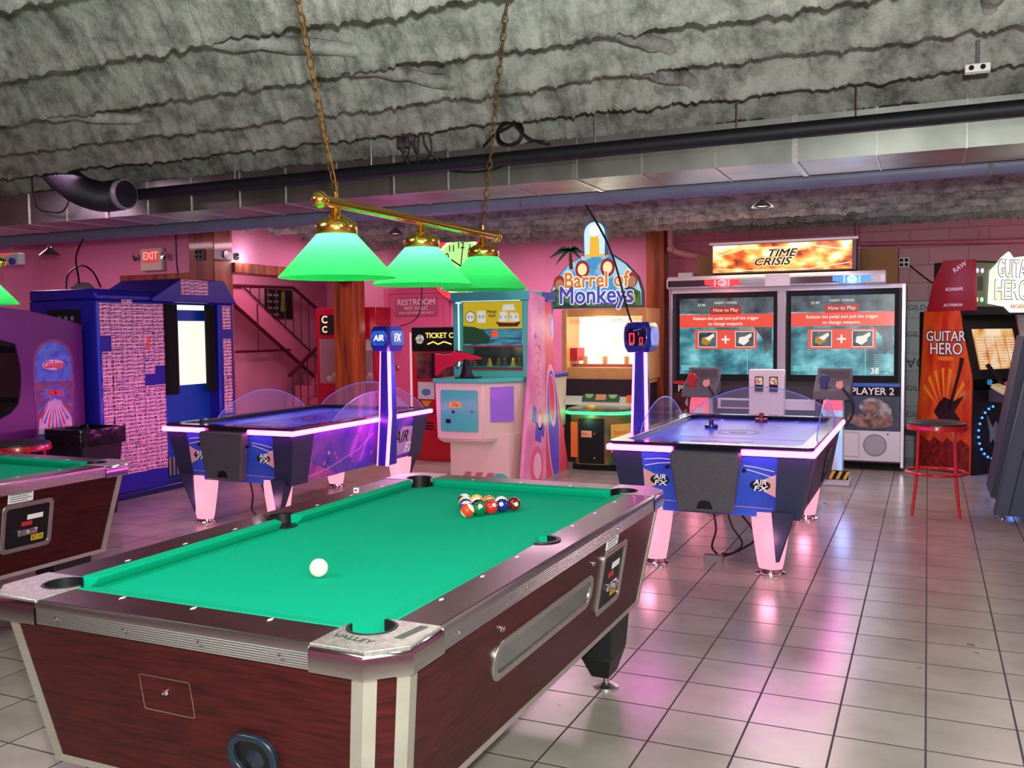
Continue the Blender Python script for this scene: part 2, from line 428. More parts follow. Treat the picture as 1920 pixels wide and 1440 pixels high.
struct(MB().b(-7.4, -7.22, 8.3, 10.75, 2.30, 3.1, PINK).build('wall_left'))
# timber posts and lintel of the stair opening
struct(MB().b(-7.56, -7.2, 8.03, 8.33, 0, 2.98, WOODP).build('trim_1', bevel=.008))
struct(MB().b(-7.52, -7.2, 10.72, 11.02, 0, 2.98, WOODP).build('trim_2', bevel=.008))
struct(MB().b(-7.45, -7.17, 8.33, 10.72, 2.20, 2.315, WOODP).build('trim_3', bevel=.006))
struct(MB().b(-8.65, -7.56, 8.06, 8.15, 2.10, 2.2, WOODP).build('trim_4', bevel=.006))
struct(MB().b(-3.22, -2.99, 11.28, 11.5, 0, 3.0, WOODP).build('trim_5', bevel=.008))
# restroom door
dr = thing('door_1', '', '', (-6.63, 11.5, 0)); del dr['label'], dr['category']; dr['kind'] = 'structure'
DPINK = mat('door_pink_paint', (214, 96, 138), .35)
MB().b(-.45, .45, -.03, 0, .01, 2.05, DPINK).build('door_leaf', dr)
mb = MB()
mb.b(-.53, -.45, -.05, 0, 0, 2.13, DPINK).b(.45, .53, -.05, 0, 0, 2.13, DPINK).b(-.45, .45, -.05, 0, 2.05, 2.13, DPINK)
mb.build('door_frame', dr, bevel=.004)
MB().lathe([(.0, 0), (.028, .005), (.03, .03), (.018, .045), (0, .05)], CHROME, seg=20, local=FRONT(-.32, -.03, 1.0)).build('door_knob', dr)
mb = MB(); mb.b(-.02, .30, -.04, -.012, 2.06, 2.10, MBED); mb.build('door_closer', dr)
struct(MB().b(-10.09, -10.05, 6.5, 7.4, 0, 2.05, DPINK).build('door_2'))

# staircase seen through the opening
STAIRP = mat('stair_pink_paint', (216, 110, 146), .5, var=.08, scale=3)
IRON = mat('dark_red_iron', (84, 16, 36), .45)
X0 = -9.0
def st(y, z): return (y*X0/-9.2, 1.509+(z-1.509)*X0/-9.2)
st_t = thing('staircase', 'pink staircase with dark red iron railings behind the timber opening', 'staircase', (0, 0, 0))
a, b_ = st(10.62, 2.18), st(12.9, .72)
mb = MB(RIGHT(X0-.02, 0, 0))
mb.poly([st(10.3, 2.4), st(10.3, 2.1), st(12.95, .50), st(12.95, .85), st(10.75, 2.2)], STAIRP, d=.05)
mb.build('upper_stringer', st_t)
mb = MB(); 
def bar(mb, p, q, r, x=X0+.05, m=IRON): mb.tube([(x, p[0], p[1]), (x, q[0], q[1])], r, m, 6)
bar(mb, st(10.5, 1.98), st(12.95, .5), .028); bar(mb, st(10.75, 2.22), st(12.95, .86), .012)
mb.build('stringer_edge', st_t)
mb = MB(); bar(mb, st(10.5, 2.20), st(11.97, 2.22), .026); bar(mb, st(11.97, 2.22), st(12.95, 1.70), .026)
for i in range(11):
    y = 10.75+i*.2
    z1 = 2.2 if y < 11.97 else 2.22-(y-11.97)*.53
    z0 = 2.2-(y-10.75)*.618
    if z1-z0 > .06: bar(mb, st(y, z0), st(y, z1), .009)
mb.build('upper_railing', st_t)
mb = MB(); bar(mb, st(11.42, .86), st(12.9, 1.72), .03, X0+.35)
for i in range(8):
    y = 11.5+i*.19; bar(mb, st(y, .15), st(y, .9+(y-11.45)*.58), .009, X0+.35)
mb.build('lower_railing', st_t)
mb = MB(); bar(mb, st(10.55, 1.245), st(11.85, 1.245), .02); bar(mb, st(11.1, 1.245), st(11.1, 1.95), .009)
mb.build('cross_rail', st_t)
mb = MB()
for i in range(7): mb.b(X0-.15, X0+.9, 11.3+i*.22, 13.0, i*.17, .17+i*.17, STAIRP)
mb.build('lower_steps', st_t)
# ------------------------------------------------------------------ pool tables
WOODR = mat('mahogany_laminate', (74, 20, 20), .38, rgb2=(40, 11, 11), scale=9.0, stretch=(.8, .8, 9), lo=.3, hi=.7, detail=8, spec=.22)
WOODT = mat('mahogany_rail_top', (56, 20, 18), .34, rgb2=(34, 12, 12), scale=6, stretch=(3, 3, 3), detail=8, coat=.12)
FELT = mat('green_felt', (0, 170, 132), .95, spec=.1, var=.10, scale=160, bump=.1, bscale=300)
FELTD = mat('green_cushion_felt', (0, 164, 124), .95, spec=.1, var=.05, scale=120)
TRIM = mat('ribbed_aluminium_trim', (205, 205, 205), .22, 1.0)
STRIP = mat('dull_aluminium_strip', (188, 184, 172), .42, .7, var=.1, scale=12)
CAST = mat('speckled_casting_plate', (214, 216, 208), .30, .85, var=.3, scale=55, bump=.25, bscale=90)
LINER = mat('black_pocket_liner', (20, 20, 22), .45)
PEARL = mat('pearl_inlay', (235, 235, 235), .3)
def pool_table():
    W, L, RW = .4954, .9908, .178
    OW, OL = W+RW, L+RW
    zt = .80; zf = .763
    t = thing('pool_table', 'mahogany pool table with bright green felt in the foreground', 'pool table', (-1.725, 2.865, 0), group='coin operated pool tables')
    # cabinet, tapering downwards with cut corners
    def oct_(w, l, c): return [(-w+c, -l), (w-c, -l), (w, -l+c), (w, l-c), (w-c, l), (-w+c, l), (-w, l-c), (-w, -l+c)]
    top, bot = oct_(OW-.020, OL-.025, .075), oct_(OW-.090, OL-.100, .075)
    zb, zc = .325, .745
    mb = MB().prism(bot, zb, zc, WOODR, pts2=top)
    cab = mb.build('cabinet', t)
    def side_pt(x, y, z, out=.002):
        return (x, y, z)
    # metal strips at each corner edge
    for i in range(8):
        for sgn in (0,):
            j = i
            pb, pt = Vector(bot[j]+(zb,)), Vector(top[j]+(zc,))
            nb, nt_ = Vector(bot[(j+1) % 8]+(zb,)), Vector(top[(j+1) % 8]+(zc,))
            qb, qt = Vector(bot[j-1]+(zb,)), Vector(top[j-1]+(zc,))
            e1 = (nb-pb).normalized(); e2 = (qb-pb).normalized(); out = -(e1+e2).normalized()
            o = out*.004
            mb = MB(); wd = .030
            for e in (e1, e2):
                n = e.cross(Vector((0, 0, 1))); 
                if n.dot(out) < 0: n = -n
                mb.hexa([pb, pb+e*wd, pb+e*wd+n*.004, pb+o, pt, pt+e*wd, pt+e*wd+n*.004, pt+o], STRIP)
            mb.build('corner_strip', t)
    # bottom trim
    mb = MB(); ring(mb, oct_(OW-.087, OL-.097, .075), oct_(OW-.11, OL-.12, .075), zb-.012, zb+.008, STRIP); mb.build('bottom_trim', t)
    # bed and felt
    def bed_outline():
        e = .028; pts = []
        corners = [(1, -1), (1, 1), (-1, 1), (-1, -1)]
        for k, (sx, sy) in enumerate(corners):
            c = (sx*(W+.02), sy*(L+.02)); r = .062
            aa = []
            for i in range(9):
                th = math.radians(180+90*i/8)
                aa.append((c[0]+sx*r*math.cos(th), c[1]+sy*r*math.sin(th)))
            # entry from edges
            first = (sx*(W+.02-.062), sy*(L+e)); last = (sx*(W+e), sy*(L+.02-.062))
            seq = [first]+aa+[last]
            if sx*sy < 0: seq = seq
            else: seq = seq[::-1]
            pts += seq
            if k == 0 or k == 2:
                cx = sx*(W+.045); r2 = .056
                sp = [(cx-sx*r2*math.cos(math.radians(a_)), sy*-1*r2*math.sin(math.radians(a_))*-1*-1) for a_ in ()]
        return pts
    bo = bed_outline()
    MB().prism(bo, zf-.03, zf, FELT).build('felt_bed', t)
    MB().b(-OW+.11, OW-.11, -OL+.11, OL-.11, .70, .715, MBLACK).build('under_bed', t)
    # rails
    def rail_side(s):
        xi, xo = W+.045, OW-.012; yc = L-.05
        pts = [(xi, -yc)]+[(xo, -yc), (xo, yc), (xi, yc)]+[(xi+.056*math.cos(math.radians(a_)), .056*math.sin(math.radians(a_))) for a_ in range(90, -91, -15)]
        pts = [(s*p[0], p[1]) for p in pts]
        return MB().prism(pts, zt-.06, zt, WOODT).build('rail', t, bevel=.003)
    rs = [rail_side(1), rail_side(-1)]
    for s in (1, -1):
        yi, yo = L+.045, OL-.012; xc = W-.05
        rs.append(MB().prism([(-xc, s*yi), (xc, s*yi), (xc, s*yo), (-xc, s*yo)], zt-.06, zt, WOODT).build('rail', t, bevel=.003))
    # sights
    S = 2*L/8
    for k in (1, 2, 3, 5, 6, 7):
        for s, r in ((1, rs[0]), (-1, rs[1])):
            MB().poly([(s*(W+.064), -L+k*S-.013), (s*(W+.064)+.006, -L+k*S), (s*(W+.064), -L+k*S+.013), (s*(W+.064)-.006, -L+k*S)], PEARL, TOP(0, 0, zt), .0012).build('sight', r)
    for k in (1, 2, 3):
        for s, r in ((1, rs[2]), (-1, rs[3])):
            MB().poly([(-W+k*S-.006, s*(L+.064)), (-W+k*S, s*(L+.064)-.013), (-W+k*S+.006, s*(L+.064)), (-W+k*S, s*(L+.064)+.013)], PEARL, TOP(0, 0, zt), .0012).build('sight', r)
    # cushions: profile (outwards distance d, z, extra mitre)
    prof = [(0, .796), (.045, .801), (.045, zf), (.022, zf), (.006, .782)]
    def cushion(p0, p1, inward, m0, m1):
        p0, p1 = Vector(p0+(0,)), Vector(p1+(0,)); ax = (p1-p0).normalized(); out = -Vector(inward+(0,))
        vs = []
        for p, sg, mi_ in ((p0, -1, m0), (p1, 1, m1)):
            for d, z in prof: vs.append(p+out*d+ax*sg*d*mi_+Vector((0, 0, z)))
        fs = [(4, 3, 2, 1, 0), (5, 6, 7, 8, 9)]+[(i, (i+1) % 5, (i+1) % 5+5, i+5) for i in range(5)]
        MB().add(vs, fs, FELTD).build('cushion', t, bevel=.003)
    c, sd = .078, .062
    for s in (1, -1):
        cushion((s*W, -L+c), (s*W, -sd), (-s, 0), .9, .35)
        cushion((s*W, sd), (s*W, L-c), (-s, 0), .35, .9)
        cushion((-W+c, s*L), (W-c, s*L), (0, -s), .9, .9)
    # pockets
    for sx in (1, -1):
        for sy in (1, -1):
            c0 = (sx*(W+.02), sy*(L+.02)); arcp = []
            for a_ in range(180, -91, -10):
                arcp.append((c0[0]+sx*.062*math.cos(math.radians(a_)), c0[1]+sy*.062*math.sin(math.radians(a_))))
            arci = [(c0[0]+(p[0]-c0[0])*.9, c0[1]+(p[1]-c0[1])*.9) for p in arcp]
            # liner: wall
            mb = MB()
            mb.prism(arcp+arci[::-1], .65, zt+.0035, LINER); 
            mb.disc(c0[0], c0[1], .062, LINER, None, .004, .65)
            mb.build('pocket_liner', t)
            pts = [(sx*(W+a_), sy*(L+b__)) for a_, b__ in ((-.05, RW-.004), (-.05, .045))]+arcp+[(sx*(W+.045), sy*(L-.05)), (sx*(W+RW-.004), sy*(L-.05)), (sx*(W+RW-.004), sy*(L+RW-.078)), (sx*(W+RW-.078), sy*(L+RW-.004))]
            pp = MB().prism(pts, zt-.02, zt+.002, CAST).build('corner_plate', t, bevel=.002)
            # chrome wrap
            q = [(sx*(W-.05), sy*(L+RW+.002)), (sx*(W+RW-.080), sy*(L+RW+.002)), (sx*(W+RW+.002), sy*(L+RW-.080)), (sx*(W+RW+.002), sy*(L-.05))]
            mb = MB(); prof2 = [(0.022, zt+.001), (.012, zt+.0015), (.003, zt-.008), (0, zt-.02), (0, zt-.064), (.006, zt-.068)]
            dirs = [Vector((0, sy)), Vector((sx*.414, sy)), Vector((sx, sy*.414)), Vector((sx, 0))]
            vs = []; n = len(prof2)
            for qq, dd in zip(q, dirs):
                for d, z in prof2: vs.append((qq[0]-dd.x*d, qq[1]-dd.y*d, z))
            for qq, dd in zip(q, dirs):
                for d, z in prof2: vs.append((qq[0]-dd.x*(d+.004), qq[1]-dd.y*(d+.004), z-.001))
            fs = []
            for i in range(3):
                for k in range(n-1):
                    fs.append((i*n+k, i*n+k+1, (i+1)*n+k+1, (i+1)*n+k)); o_ = 4*n
                    fs.append((o_+i*n+k, o_+(i+1)*n+k, o_+(i+1)*n+k+1, o_+i*n+k+1))
            mb.add(vs, fs, CHROME); mb.build('corner_cap', t, recalc=False)
            if sx == 1 and sy == -1:
                INK = mat('plate_ink', (40, 52, 50), .5)
                MB().text('VALLEY', .030, INK, frame((W+.026, -L-.110, zt+.002), (1, -.12, 0), (.12, 1, 0)), ext=.0006, off=.0006, sx=1.15).build('plate_lettering', pp)
                mb = MB()
                for k in range(3): mb.line([(W+.115+k*.008, -L-.07), (W+.128+k*.008, -L+.03)], .004, INK, TOP(0, 0, zt+.002), .0008)
                mb.build('plate_stripes', pp)
        # side pocket
        cc = (sx*(W+.045), 0)
        arcp = [(cc[0]+sx*.056*math.cos(math.radians(a_)), .056*math.sin(math.radians(a_))) for a_ in range(90, -91, -10)]
        arci = [(cc[0]+(p[0]-cc[0])*.88, p[1]*.88) for p in arcp]
        mb = MB(); mb.prism(arcp+arci[::-1], .65, zt+.004, LINER); mb.disc(cc[0], 0, .056, LINER, None, .004, .7635)
        ext = [(cc[0]+sx*.066*math.cos(math.radians(a_)), .066*math.sin(math.radians(a_))) for a_ in range(90, -91, -10)]
        mb.prism(ext+arci[::-1], zt, zt+.004, LINER)
        mb.build('pocket_liner', t)
    # apron trim between castings, ribbed
    for s in (1, -1):
        for ax_ in (0, 1):
            mb = MB(); half = (L-.05) if ax_ == 0 else (W-.05); o_ = OW if ax_ == 0 else OL
            pr = [(-.012, zt-.001), (-.001, zt-.004), (0, zt-.014)]
            for k in range(7): z = zt-.017-k*.006; pr += [(0, z), (-.0012, z-.0015), (-.0012, z-.0045), (0, z-.006)]
            pr += [(-.003, zt-.062), (-.014, zt-.062)]
            n = len(pr); vs = []
            for e in (-half, half):
                for d, z in pr: vs.append((s*(o_+d), e, z) if ax_ == 0 else (e, s*(o_+d), z))
            fs = [tuple(range(n)), tuple(range(2*n-1, n-1, -1))]+[(i, (i+1) % n, (i+1) % n+n, i+n) for i in range(n)]
            mb.add(vs, fs, TRIM); tr = mb.build('apron_trim', t, smooth=20)
            nn = 4 if ax_ == 0 else 3
            for k in range(nn+1):
                e = -half+.08+(2*half-.16)*k/nn
                M = (RIGHT if s > 0 else LEFT)(s*OW, e, zt-.038) if ax_ == 0 else (BACK if s > 0 else FRONT)(e, s*OL, zt-.038)
                MB().lathe([(.006, 0), (.005, .003), (0, .004)], CHROME, seg=12, local=M).build('screw', tr)
    # coordinate frames lying on the sloping cabinet sides
    sl = math.atan2(.070, zc-zb)
    def side(y, z):   # right side, origin on the surface at height z
        x = OW-.090+(z-zb)/(zc-zb)*.070
        return frame((x, y, z), (0, 1, 0), (math.sin(sl), 0, math.cos(sl)))
    def front(x, z):
        y = -(OL-.100+(z-zb)/(zc-zb)*.075)
        return frame((x, y, z), (1, 0, 0), (0, -math.sin(sl), math.cos(sl)))
    GLASSD = mat('smoked_window', (54, 66, 62), .12, coat=.6)
    CAV = mat('black_cavity', (6, 6, 7), .5)
    # ball viewing window
    M = side(-.16, .575)
    bwf = MB(M); ring(bwf, rrect(-.42, .42, -.062, .062, .055, 8), rrect(-.395, .395, -.040, .040, .036, 8), -.004, .008, ALU)
    bwf = bwf.build('ball_window_frame', t, bevel=.002)
    MB(M).poly(rrect(-.395, .395, -.040, .040, .036, 8), GLASSD, d=.002).build('window_pane', bwf)
    for yy in (-.39, .39): MB(M).lathe([(.012, 0), (.012, .004), (.008, .007), (.008, .010), (0, .011)], CHROME, seg=16, local=Matrix.Translation((yy, .102, 0))).build('lock', t)
    # coin mechanism
    M = side(.485, .562)
    cf = MB(M); ring(cf, rrect(-.145, .145, -.125, .125, .03), rrect(-.122, .122, -.102, .102, .015), -.004, .010, ALU); cf = cf.build('coin_frame', t, bevel=.002)
    MB(M).poly(rrect(-.122, .122, -.102, .102, .015), CAV, d=.002).build('coin_recess', cf)
    MB(M).box((.0, -.03, .006), (.11, .032, .02), CHROME).box((.02, -.03, .02), (.05, .022, .012), CHROME).build('coin_slide', cf, bevel=.004)
    MB(M).rect(.03, .10, -.085, -.055, mat('price_yellow', (228, 190, 40), .5), d=.003).text('$2.00', .028, BLACK, Matrix.Translation((.065, -.07, .003)), ext=.0005).build('price_label', cf)
    MB(M).rect(-.03, .03, -.0, .022, mat('red_label', (190, 40, 40), .5), d=.003).rect(.0, .09, .03, .055, WPAINT, d=.003).build('coin_label', cf)
    mb = MB(side(.44, .715)).rect(-.07, .07, -.027, .027, WPAINT, d=.002)
    for k in range(4): mb.rect(-.06, .06-.02*(k % 2), .014-.011*k, .018-.011*k, MBED, d=.0006, z=.002)
    mb.build('instruction_label', t)
    # end: access door, ball return
    M = front(-.045+.005, .585)
    mb = MB(M); o1 = rrect(-.085, .085, -.05, .05, .006, 2); i1 = rrect(-.0841, .0841, -.0491, .0491, .0055, 2); ring(mb, o1, i1, 0, .001, STRIP); dd = mb.build('access_door', t)
    MB(M).lathe([(.0095, 0), (.0095, .004), (.004, .008), (.004, .012), (0, .013)], CHROME, seg=14, local=Matrix.Translation((.0, .012, 0))).build('door_lock', dd)
    M = front(.220, .468)
    NV = mat('navy_rubber', (22, 34, 46), .35)
    mb = MB(M); o1 = rrect(-.075, .075, -.06, .06, .055, 8); i1 = rrect(-.055, .055, -.042, .042, .04, 8); ring(mb, o1, i1, -.002, .016, NV); br = mb.build('ball_return', t, bevel=.004)
    MB(M).poly(i1, CAV, d=.003).lathe([(.03, .002), (.022, .008), (0, .012)], NV, seg=20, local=Matrix.Translation((0, -.012, 0))).build('ball_cup', br)
    # legs
    for sx in (1, -1):
        for sy in (1, -1):
            cx, cy = sx*.50, sy*.80
            LEG = mat('black_leg_laminate', (22, 24, 26), .5)
            mb = MB()
            a1 = [(cx-.085, cy-.12, .33), (cx+.07, cy-.12, .33), (cx+.07, cy+.12, .33), (cx-.085, cy+.12, .33)]
            a0 = [(cx-.045, cy-.06, .055), (cx+.03, cy-.06, .055), (cx+.03, cy+.06, .055), (cx-.045, cy+.06, .055)]
            mid = [(cx-.075, cy-.11, .15), (cx+.055, cy-.11, .15), (cx+.055, cy+.11, .15), (cx-.075, cy+.11, .15)]
            mb.hexa(mid+a1, LEG).hexa(a0+mid, LEG)
            lg = mb.build('leg', t, bevel=.004)
            MB().lathe([(.055, 0), (.055, .006), (.035, .014), (.012, .02), (.012, .06), (0, .06)], ALU, (cx, cy, 0), 24).build('leveler_foot', lg)
    return t
pt = pool_table()
copy_tree(pt, (-1.725-3.0, 2.865-.17, 0), 'mahogany pool table cut off by left edge, with yellow price label')

# balls
BR = .0286
zb = .763+BR
IV = mat('ivory_phenolic', (240, 232, 205), .12, coat=.6)
def ball(name_col, rgb, num, stripe, loc, rot, label):
    m = mat('ball_'+name_col, rgb, .12, coat=.7)
    vs = [(0, 0, BR)]; fs = []; SEG, RN = 32, 20; mb = MB()
    for i in range(1, RN):
        th = PI*i/RN
        for k in range(SEG):
            a_ = 2*PI*k/SEG; vs.append((BR*math.sin(th)*math.cos(a_), BR*math.sin(th)*math.sin(a_), BR*math.cos(th)))
    vs.append((0, 0, -BR)); fm = []; fc = []
    for k in range(SEG): fm.append((0, 1+k, 1+(k+1) % SEG))
    for i in range(RN-2):
        tgt = fc if (not stripe or abs(BR*math.cos(PI*(i+1.5)/RN)) < .55*BR) else fm
        for k in range(SEG): tgt.append((1+i*SEG+k, 1+(i+1)*SEG+k, 1+(i+1)*SEG+(k+1) % SEG, 1+i*SEG+(k+1) % SEG))
    for k in range(SEG): fm.append((1+(RN-2)*SEG+k, len(vs)-1, 1+(RN-2)*SEG+(k+1) % SEG))
    mb.add(vs, fm, IV if (stripe or num is None) else m); mb.add(vs, fc, m if num is not None else IV)
    o = mb.build('cue_ball' if num is None else 'billiard_ball', None, smooth=80)
    if num is not None:
        M = RIGHT(BR*.985, 0, 0)
        mb = MB(); mb.lathe([(.0098, -.0022), (.0085, -.0008), (.005, .0003), (0, .0007)], IV, seg=20, local=M)
        mb.text(str(num), .0125, BLACK, M @ Matrix.Translation((0, 0, .0007)), ext=.0002); mb.build('number_spot', o, smooth=80)
    o.location = loc; o.rotation_euler = rot
    tag(o, label, 'ball', None if num is None else 'racked billiard balls')
    return o
ball('white', (240, 236, 226), None, False, (-1.688, 2.30, zb), (0, 0, 0), 'white cue ball alone on the green felt')
rack = [
 [('red_orange', (214, 66, 30), 11, True)],
 [('blue', (24, 70, 160), 10, True), ('green', (8, 110, 60), 6, False)],
 [('blue', (24, 70, 160), 2, False), ('black', (14, 14, 16), 8, False), ('red', (206, 34, 26), 3, False)],
 [('yellow', (236, 190, 40), 9, True), ('orange', (232, 120, 40), 13, True), ('green', (8, 110, 60), 14, True), ('navy', (28, 36, 120), 4, False)],
 [('navy', (28, 36, 120), 12, True), ('yellow', (236, 190, 40), 1, False), ('orange', (232, 120, 40), 5, False), ('yellow', (236, 190, 40), 15, True), ('maroon', (112, 20, 26), 7, False)]]
desc = {11: 'red striped ball at the near tip of the racked triangle', 10: 'blue striped ball touching the tip ball on its left', 6: 'solid green ball in the rack beside the red tip ball',
 2: 'solid blue ball third back on the left edge of the rack', 8: 'black eight ball in the middle of the rack', 3: 'solid red ball between green and navy balls on the rack edge',
 9: 'yellow striped ball fourth back on the left edge of the rack', 13: 'orange striped ball directly behind the black ball', 14: 'green striped ball directly behind the solid red ball', 4: 'solid navy ball between red and maroon balls',
 12: 'navy striped ball at the back left corner of the rack', 1: 'solid yellow ball in the back row of the rack', 5: 'solid orange ball at the middle of the back row', 15: 'yellow striped ball in the back row beside the maroon ball', 7: 'maroon ball at the back right corner of the rack, numbered spot showing'}
for k, row in enumerate(rack):
    for j, (cn, rgb, num, st_) in enumerate(row):
        x = -1.672+(j-k/2)*.0573; y = 3.27+k*.0496
        rot = (random.uniform(-.5, .5), random.uniform(-.6, .6), random.uniform(-2.2, 1.5))
        if num == 7: rot = (0, -.1, -.75)
        if num == 6: rot = (0, -.6, -.9)
        if num == 11: rot = (0, .9, .4)
        if num == 14: rot = (.1, -.5, -1.0)
        ball(cn, rgb, num, st_, (x, y, zb), rot, desc[num])
ck = MB().box((0, 0, .010), (.022, .022, .020), WPAINT, ch=.002).box((0, 0, .0215), (.019, .019, .003), mat('chalk_blue', (120, 150, 190), .9)).rect(-.006, .006, -.004, .004, RED, FRONT(0, -.0111, .010), .0006).build('chalk_cube')
ck.location = (-2.305, 3.43, .80); ck.rotation_euler = (0, 0, .3); tag(ck, 'small white chalk cube on the left rail of the front pool table', 'chalk')

# ------------------------------------------------------------------ billiard lamps
def shade_mat():
    m = D.materials.new('green_glass_shade'); m.use_nodes = True; nt = m.node_tree; N = nt.nodes; L = nt.links
    for n in list(N):
        if n.type != 'OUTPUT_MATERIAL': N.remove(n)
    out = N['Material Output']
    tr = N.new('ShaderNodeBsdfTranslucent'); tr.inputs[0].default_value = (0.06, .92, .20, 1)
    df = N.new('ShaderNodeBsdfPrincipled'); df.inputs['Base Color'].default_value = (0.01, .62, .10, 1); df.inputs['Roughness'].default_value = .08; df.inputs['Coat Weight'].default_value = .5
    mx = N.new('ShaderNodeMixShader'); mx.inputs[0].default_value = .42
    L.new(tr.outputs[0], mx.inputs[1]); L.new(df.outputs[0], mx.inputs[2]); L.new(mx.outputs[0], out.inputs[0])
    return m
SHADE = shade_mat()
SHIN = mat('white_inner_glass', (235, 245, 235), .3)
BULB = emat('warm_bulb', [(0, (255, 240, 210))], strength=8)
CHAINM = mat('aged_brass_chain', (150, 118, 60), .35, 1.0)
def chain_mb(p, q, n_link=.040):
    p, q = Vector(p), Vector(q); L_ = (q-p).length; n = int(L_/(n_link*.78)); d = (q-p).normalized()
    a = d.cross(Vector((1, 0, 0))).normalized(); b = d.cross(a)
    mb = MB()
    for i in range(n):
        c = p+(q-p)*((i+.5)/n); s_ = a if i % 2 else b
        pts = [c+d*(math.cos(th)*n_link*.5)+s_*(math.sin(th)*n_link*.27) for th in [2*PI*k/12 for k in range(12)]]
        mb.tube(pts, .0022, CHAINM, 5, closed=True)
    return mb
def lamp_fixture():
    t = thing('billiard_lamp', 'brass bar lamp with three green cone shades over front pool table', 'lamp', (-1.725, 3.03, 1.92), group='three-shade billiard lamps')
    MB().tube([(0, -.62, 0), (0, .64, 0)], .017, BRASS, 20).build('bar', t, smooth=60)
    for e in (-.63, .65): MB().lathe([(0, -.028), (.016, -.024), (.026, -.010), (.028, 0), (.026, .010), (.016, .024), (0, .028)], BRASS, (0, e, 0), 24, sxy=(1, 1)).build('finial', t, smooth=60)
    for i, y in enumerate((-.545, 0, .525)):
        prof = [(.008, -.012), (.014, -.02), (.016, -.03), (.030, -.045), (.048, -.055), (.062, -.062), (.066, -.070), (.067, -.098), (.062, -.102)]
        MB().lathe([(0, -.01)]+prof, BRASS, (0, y, 0), 36).build('fitter', t, smooth=60)
        s_ = MB(); s_.shell([(.060, -.096), (.064, -.10), (.183, -.232), (.186, -.237)], SHADE, (0, y, 0), 56)
        s_.build('shade', t, smooth=60, recalc=False)
        MB().lathe([(0, -.10), (.014, -.105), (.014, -.13), (.028, -.155), (.03, -.175), (.02, -.195), (0, -.203)], BULB, (0, y, 0), 20).build('bulb', t, smooth=60)
    MB(Matrix.Identity(4)).tube([(0, -.545, .017), (0, -.545, .035)], .006, BRASS, 10).tube([(0, .525, .017), (0, .525, .035)], .006, BRASS, 10).build('chain_stem', t)
    chain_mb((0, -.545, .035), (0, -.80, .84)).build('chain', t)
    chain_mb((0, .525, .035), (.285, .16, .79)).build('chain', t)
    MB().tube([(.004+.004*math.sin(i*1.3), -.545-.255*i/16, .035+.8*i/16) for i in range(17)], .0022, mat('clear_brown_cord', (120, 84, 40), .4), 5).build('power_cord', t)
    return t
lf = lamp_fixture()
for y, e in ((-.545, 46), (0, 44), (.525, 12)): lamp('billiard_bulb_light', 'POINT', (-1.725, 3.03+y, 1.92-.155), e, (1, .95, .82), .03)
copy_tree(lf, (-4.72, 2.92, 1.92), 'green cone shades of the lamp cut off by the left edge')
for y, e in ((0, 22), (.525, 30)): lamp('billiard_bulb_light', 'POINT', (-4.72, 2.92+y, 1.765), e, (1, .95, .82), .03)
# ------------------------------------------------------------------ air hockey tables
NEON = emat('magenta_neon_tube', [(0, (255, 72, 215))], strength=13.0)
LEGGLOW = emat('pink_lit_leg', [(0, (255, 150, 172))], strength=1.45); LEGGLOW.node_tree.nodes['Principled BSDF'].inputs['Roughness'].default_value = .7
AHBLUE = mat('blue_graphic_panel', (62, 100, 220), .3, rgb2=(44, 66, 190), scale=3, coat=.3)
AHSIDE = mat('cosmic_side_graphic', (150, 80, 190), .3, rgb2=(50, 52, 175), scale=4, lo=.4, hi=.72, detail=6, coat=.3)
SLATE = mat('slate_corner_panel', (44, 48, 78), .4)
RAILM = mat('dark_glossy_rail', (26, 24, 42), .15, coat=.5)
PLAY = emat('glowing_playfield', [(.30, (24, 16, 170)), (.52, (44, 50, 225)), (.62, (80, 120, 250)), (.72, (190, 220, 255))], scale=2.2, strength=.6, stretch=(1, .35, 1), detail=4)  # mottled blue surface with a weak emission of its own
PLEX = mat('clear_plexiglass', (205, 205, 255), .05, trans=0, alpha=.10, coat=.4)
PLEXE = emat('edge_lit_plexi', [(0, (130, 120, 255))], strength=.7)
BLUEG = emat('blue_lit_panel', [(.35, (10, 40, 190)), (.6, (40, 120, 255))], scale=7, strength=.7)
DIG = emat('red_digit_led', [(0, (255, 40, 70))], strength=2.0)
WHT = mat('white_lettering', (235, 235, 235), .4, emit=(235, 235, 235), strength=.12)
PUCKR = mat('orange_spot', (190, 90, 60), .4)
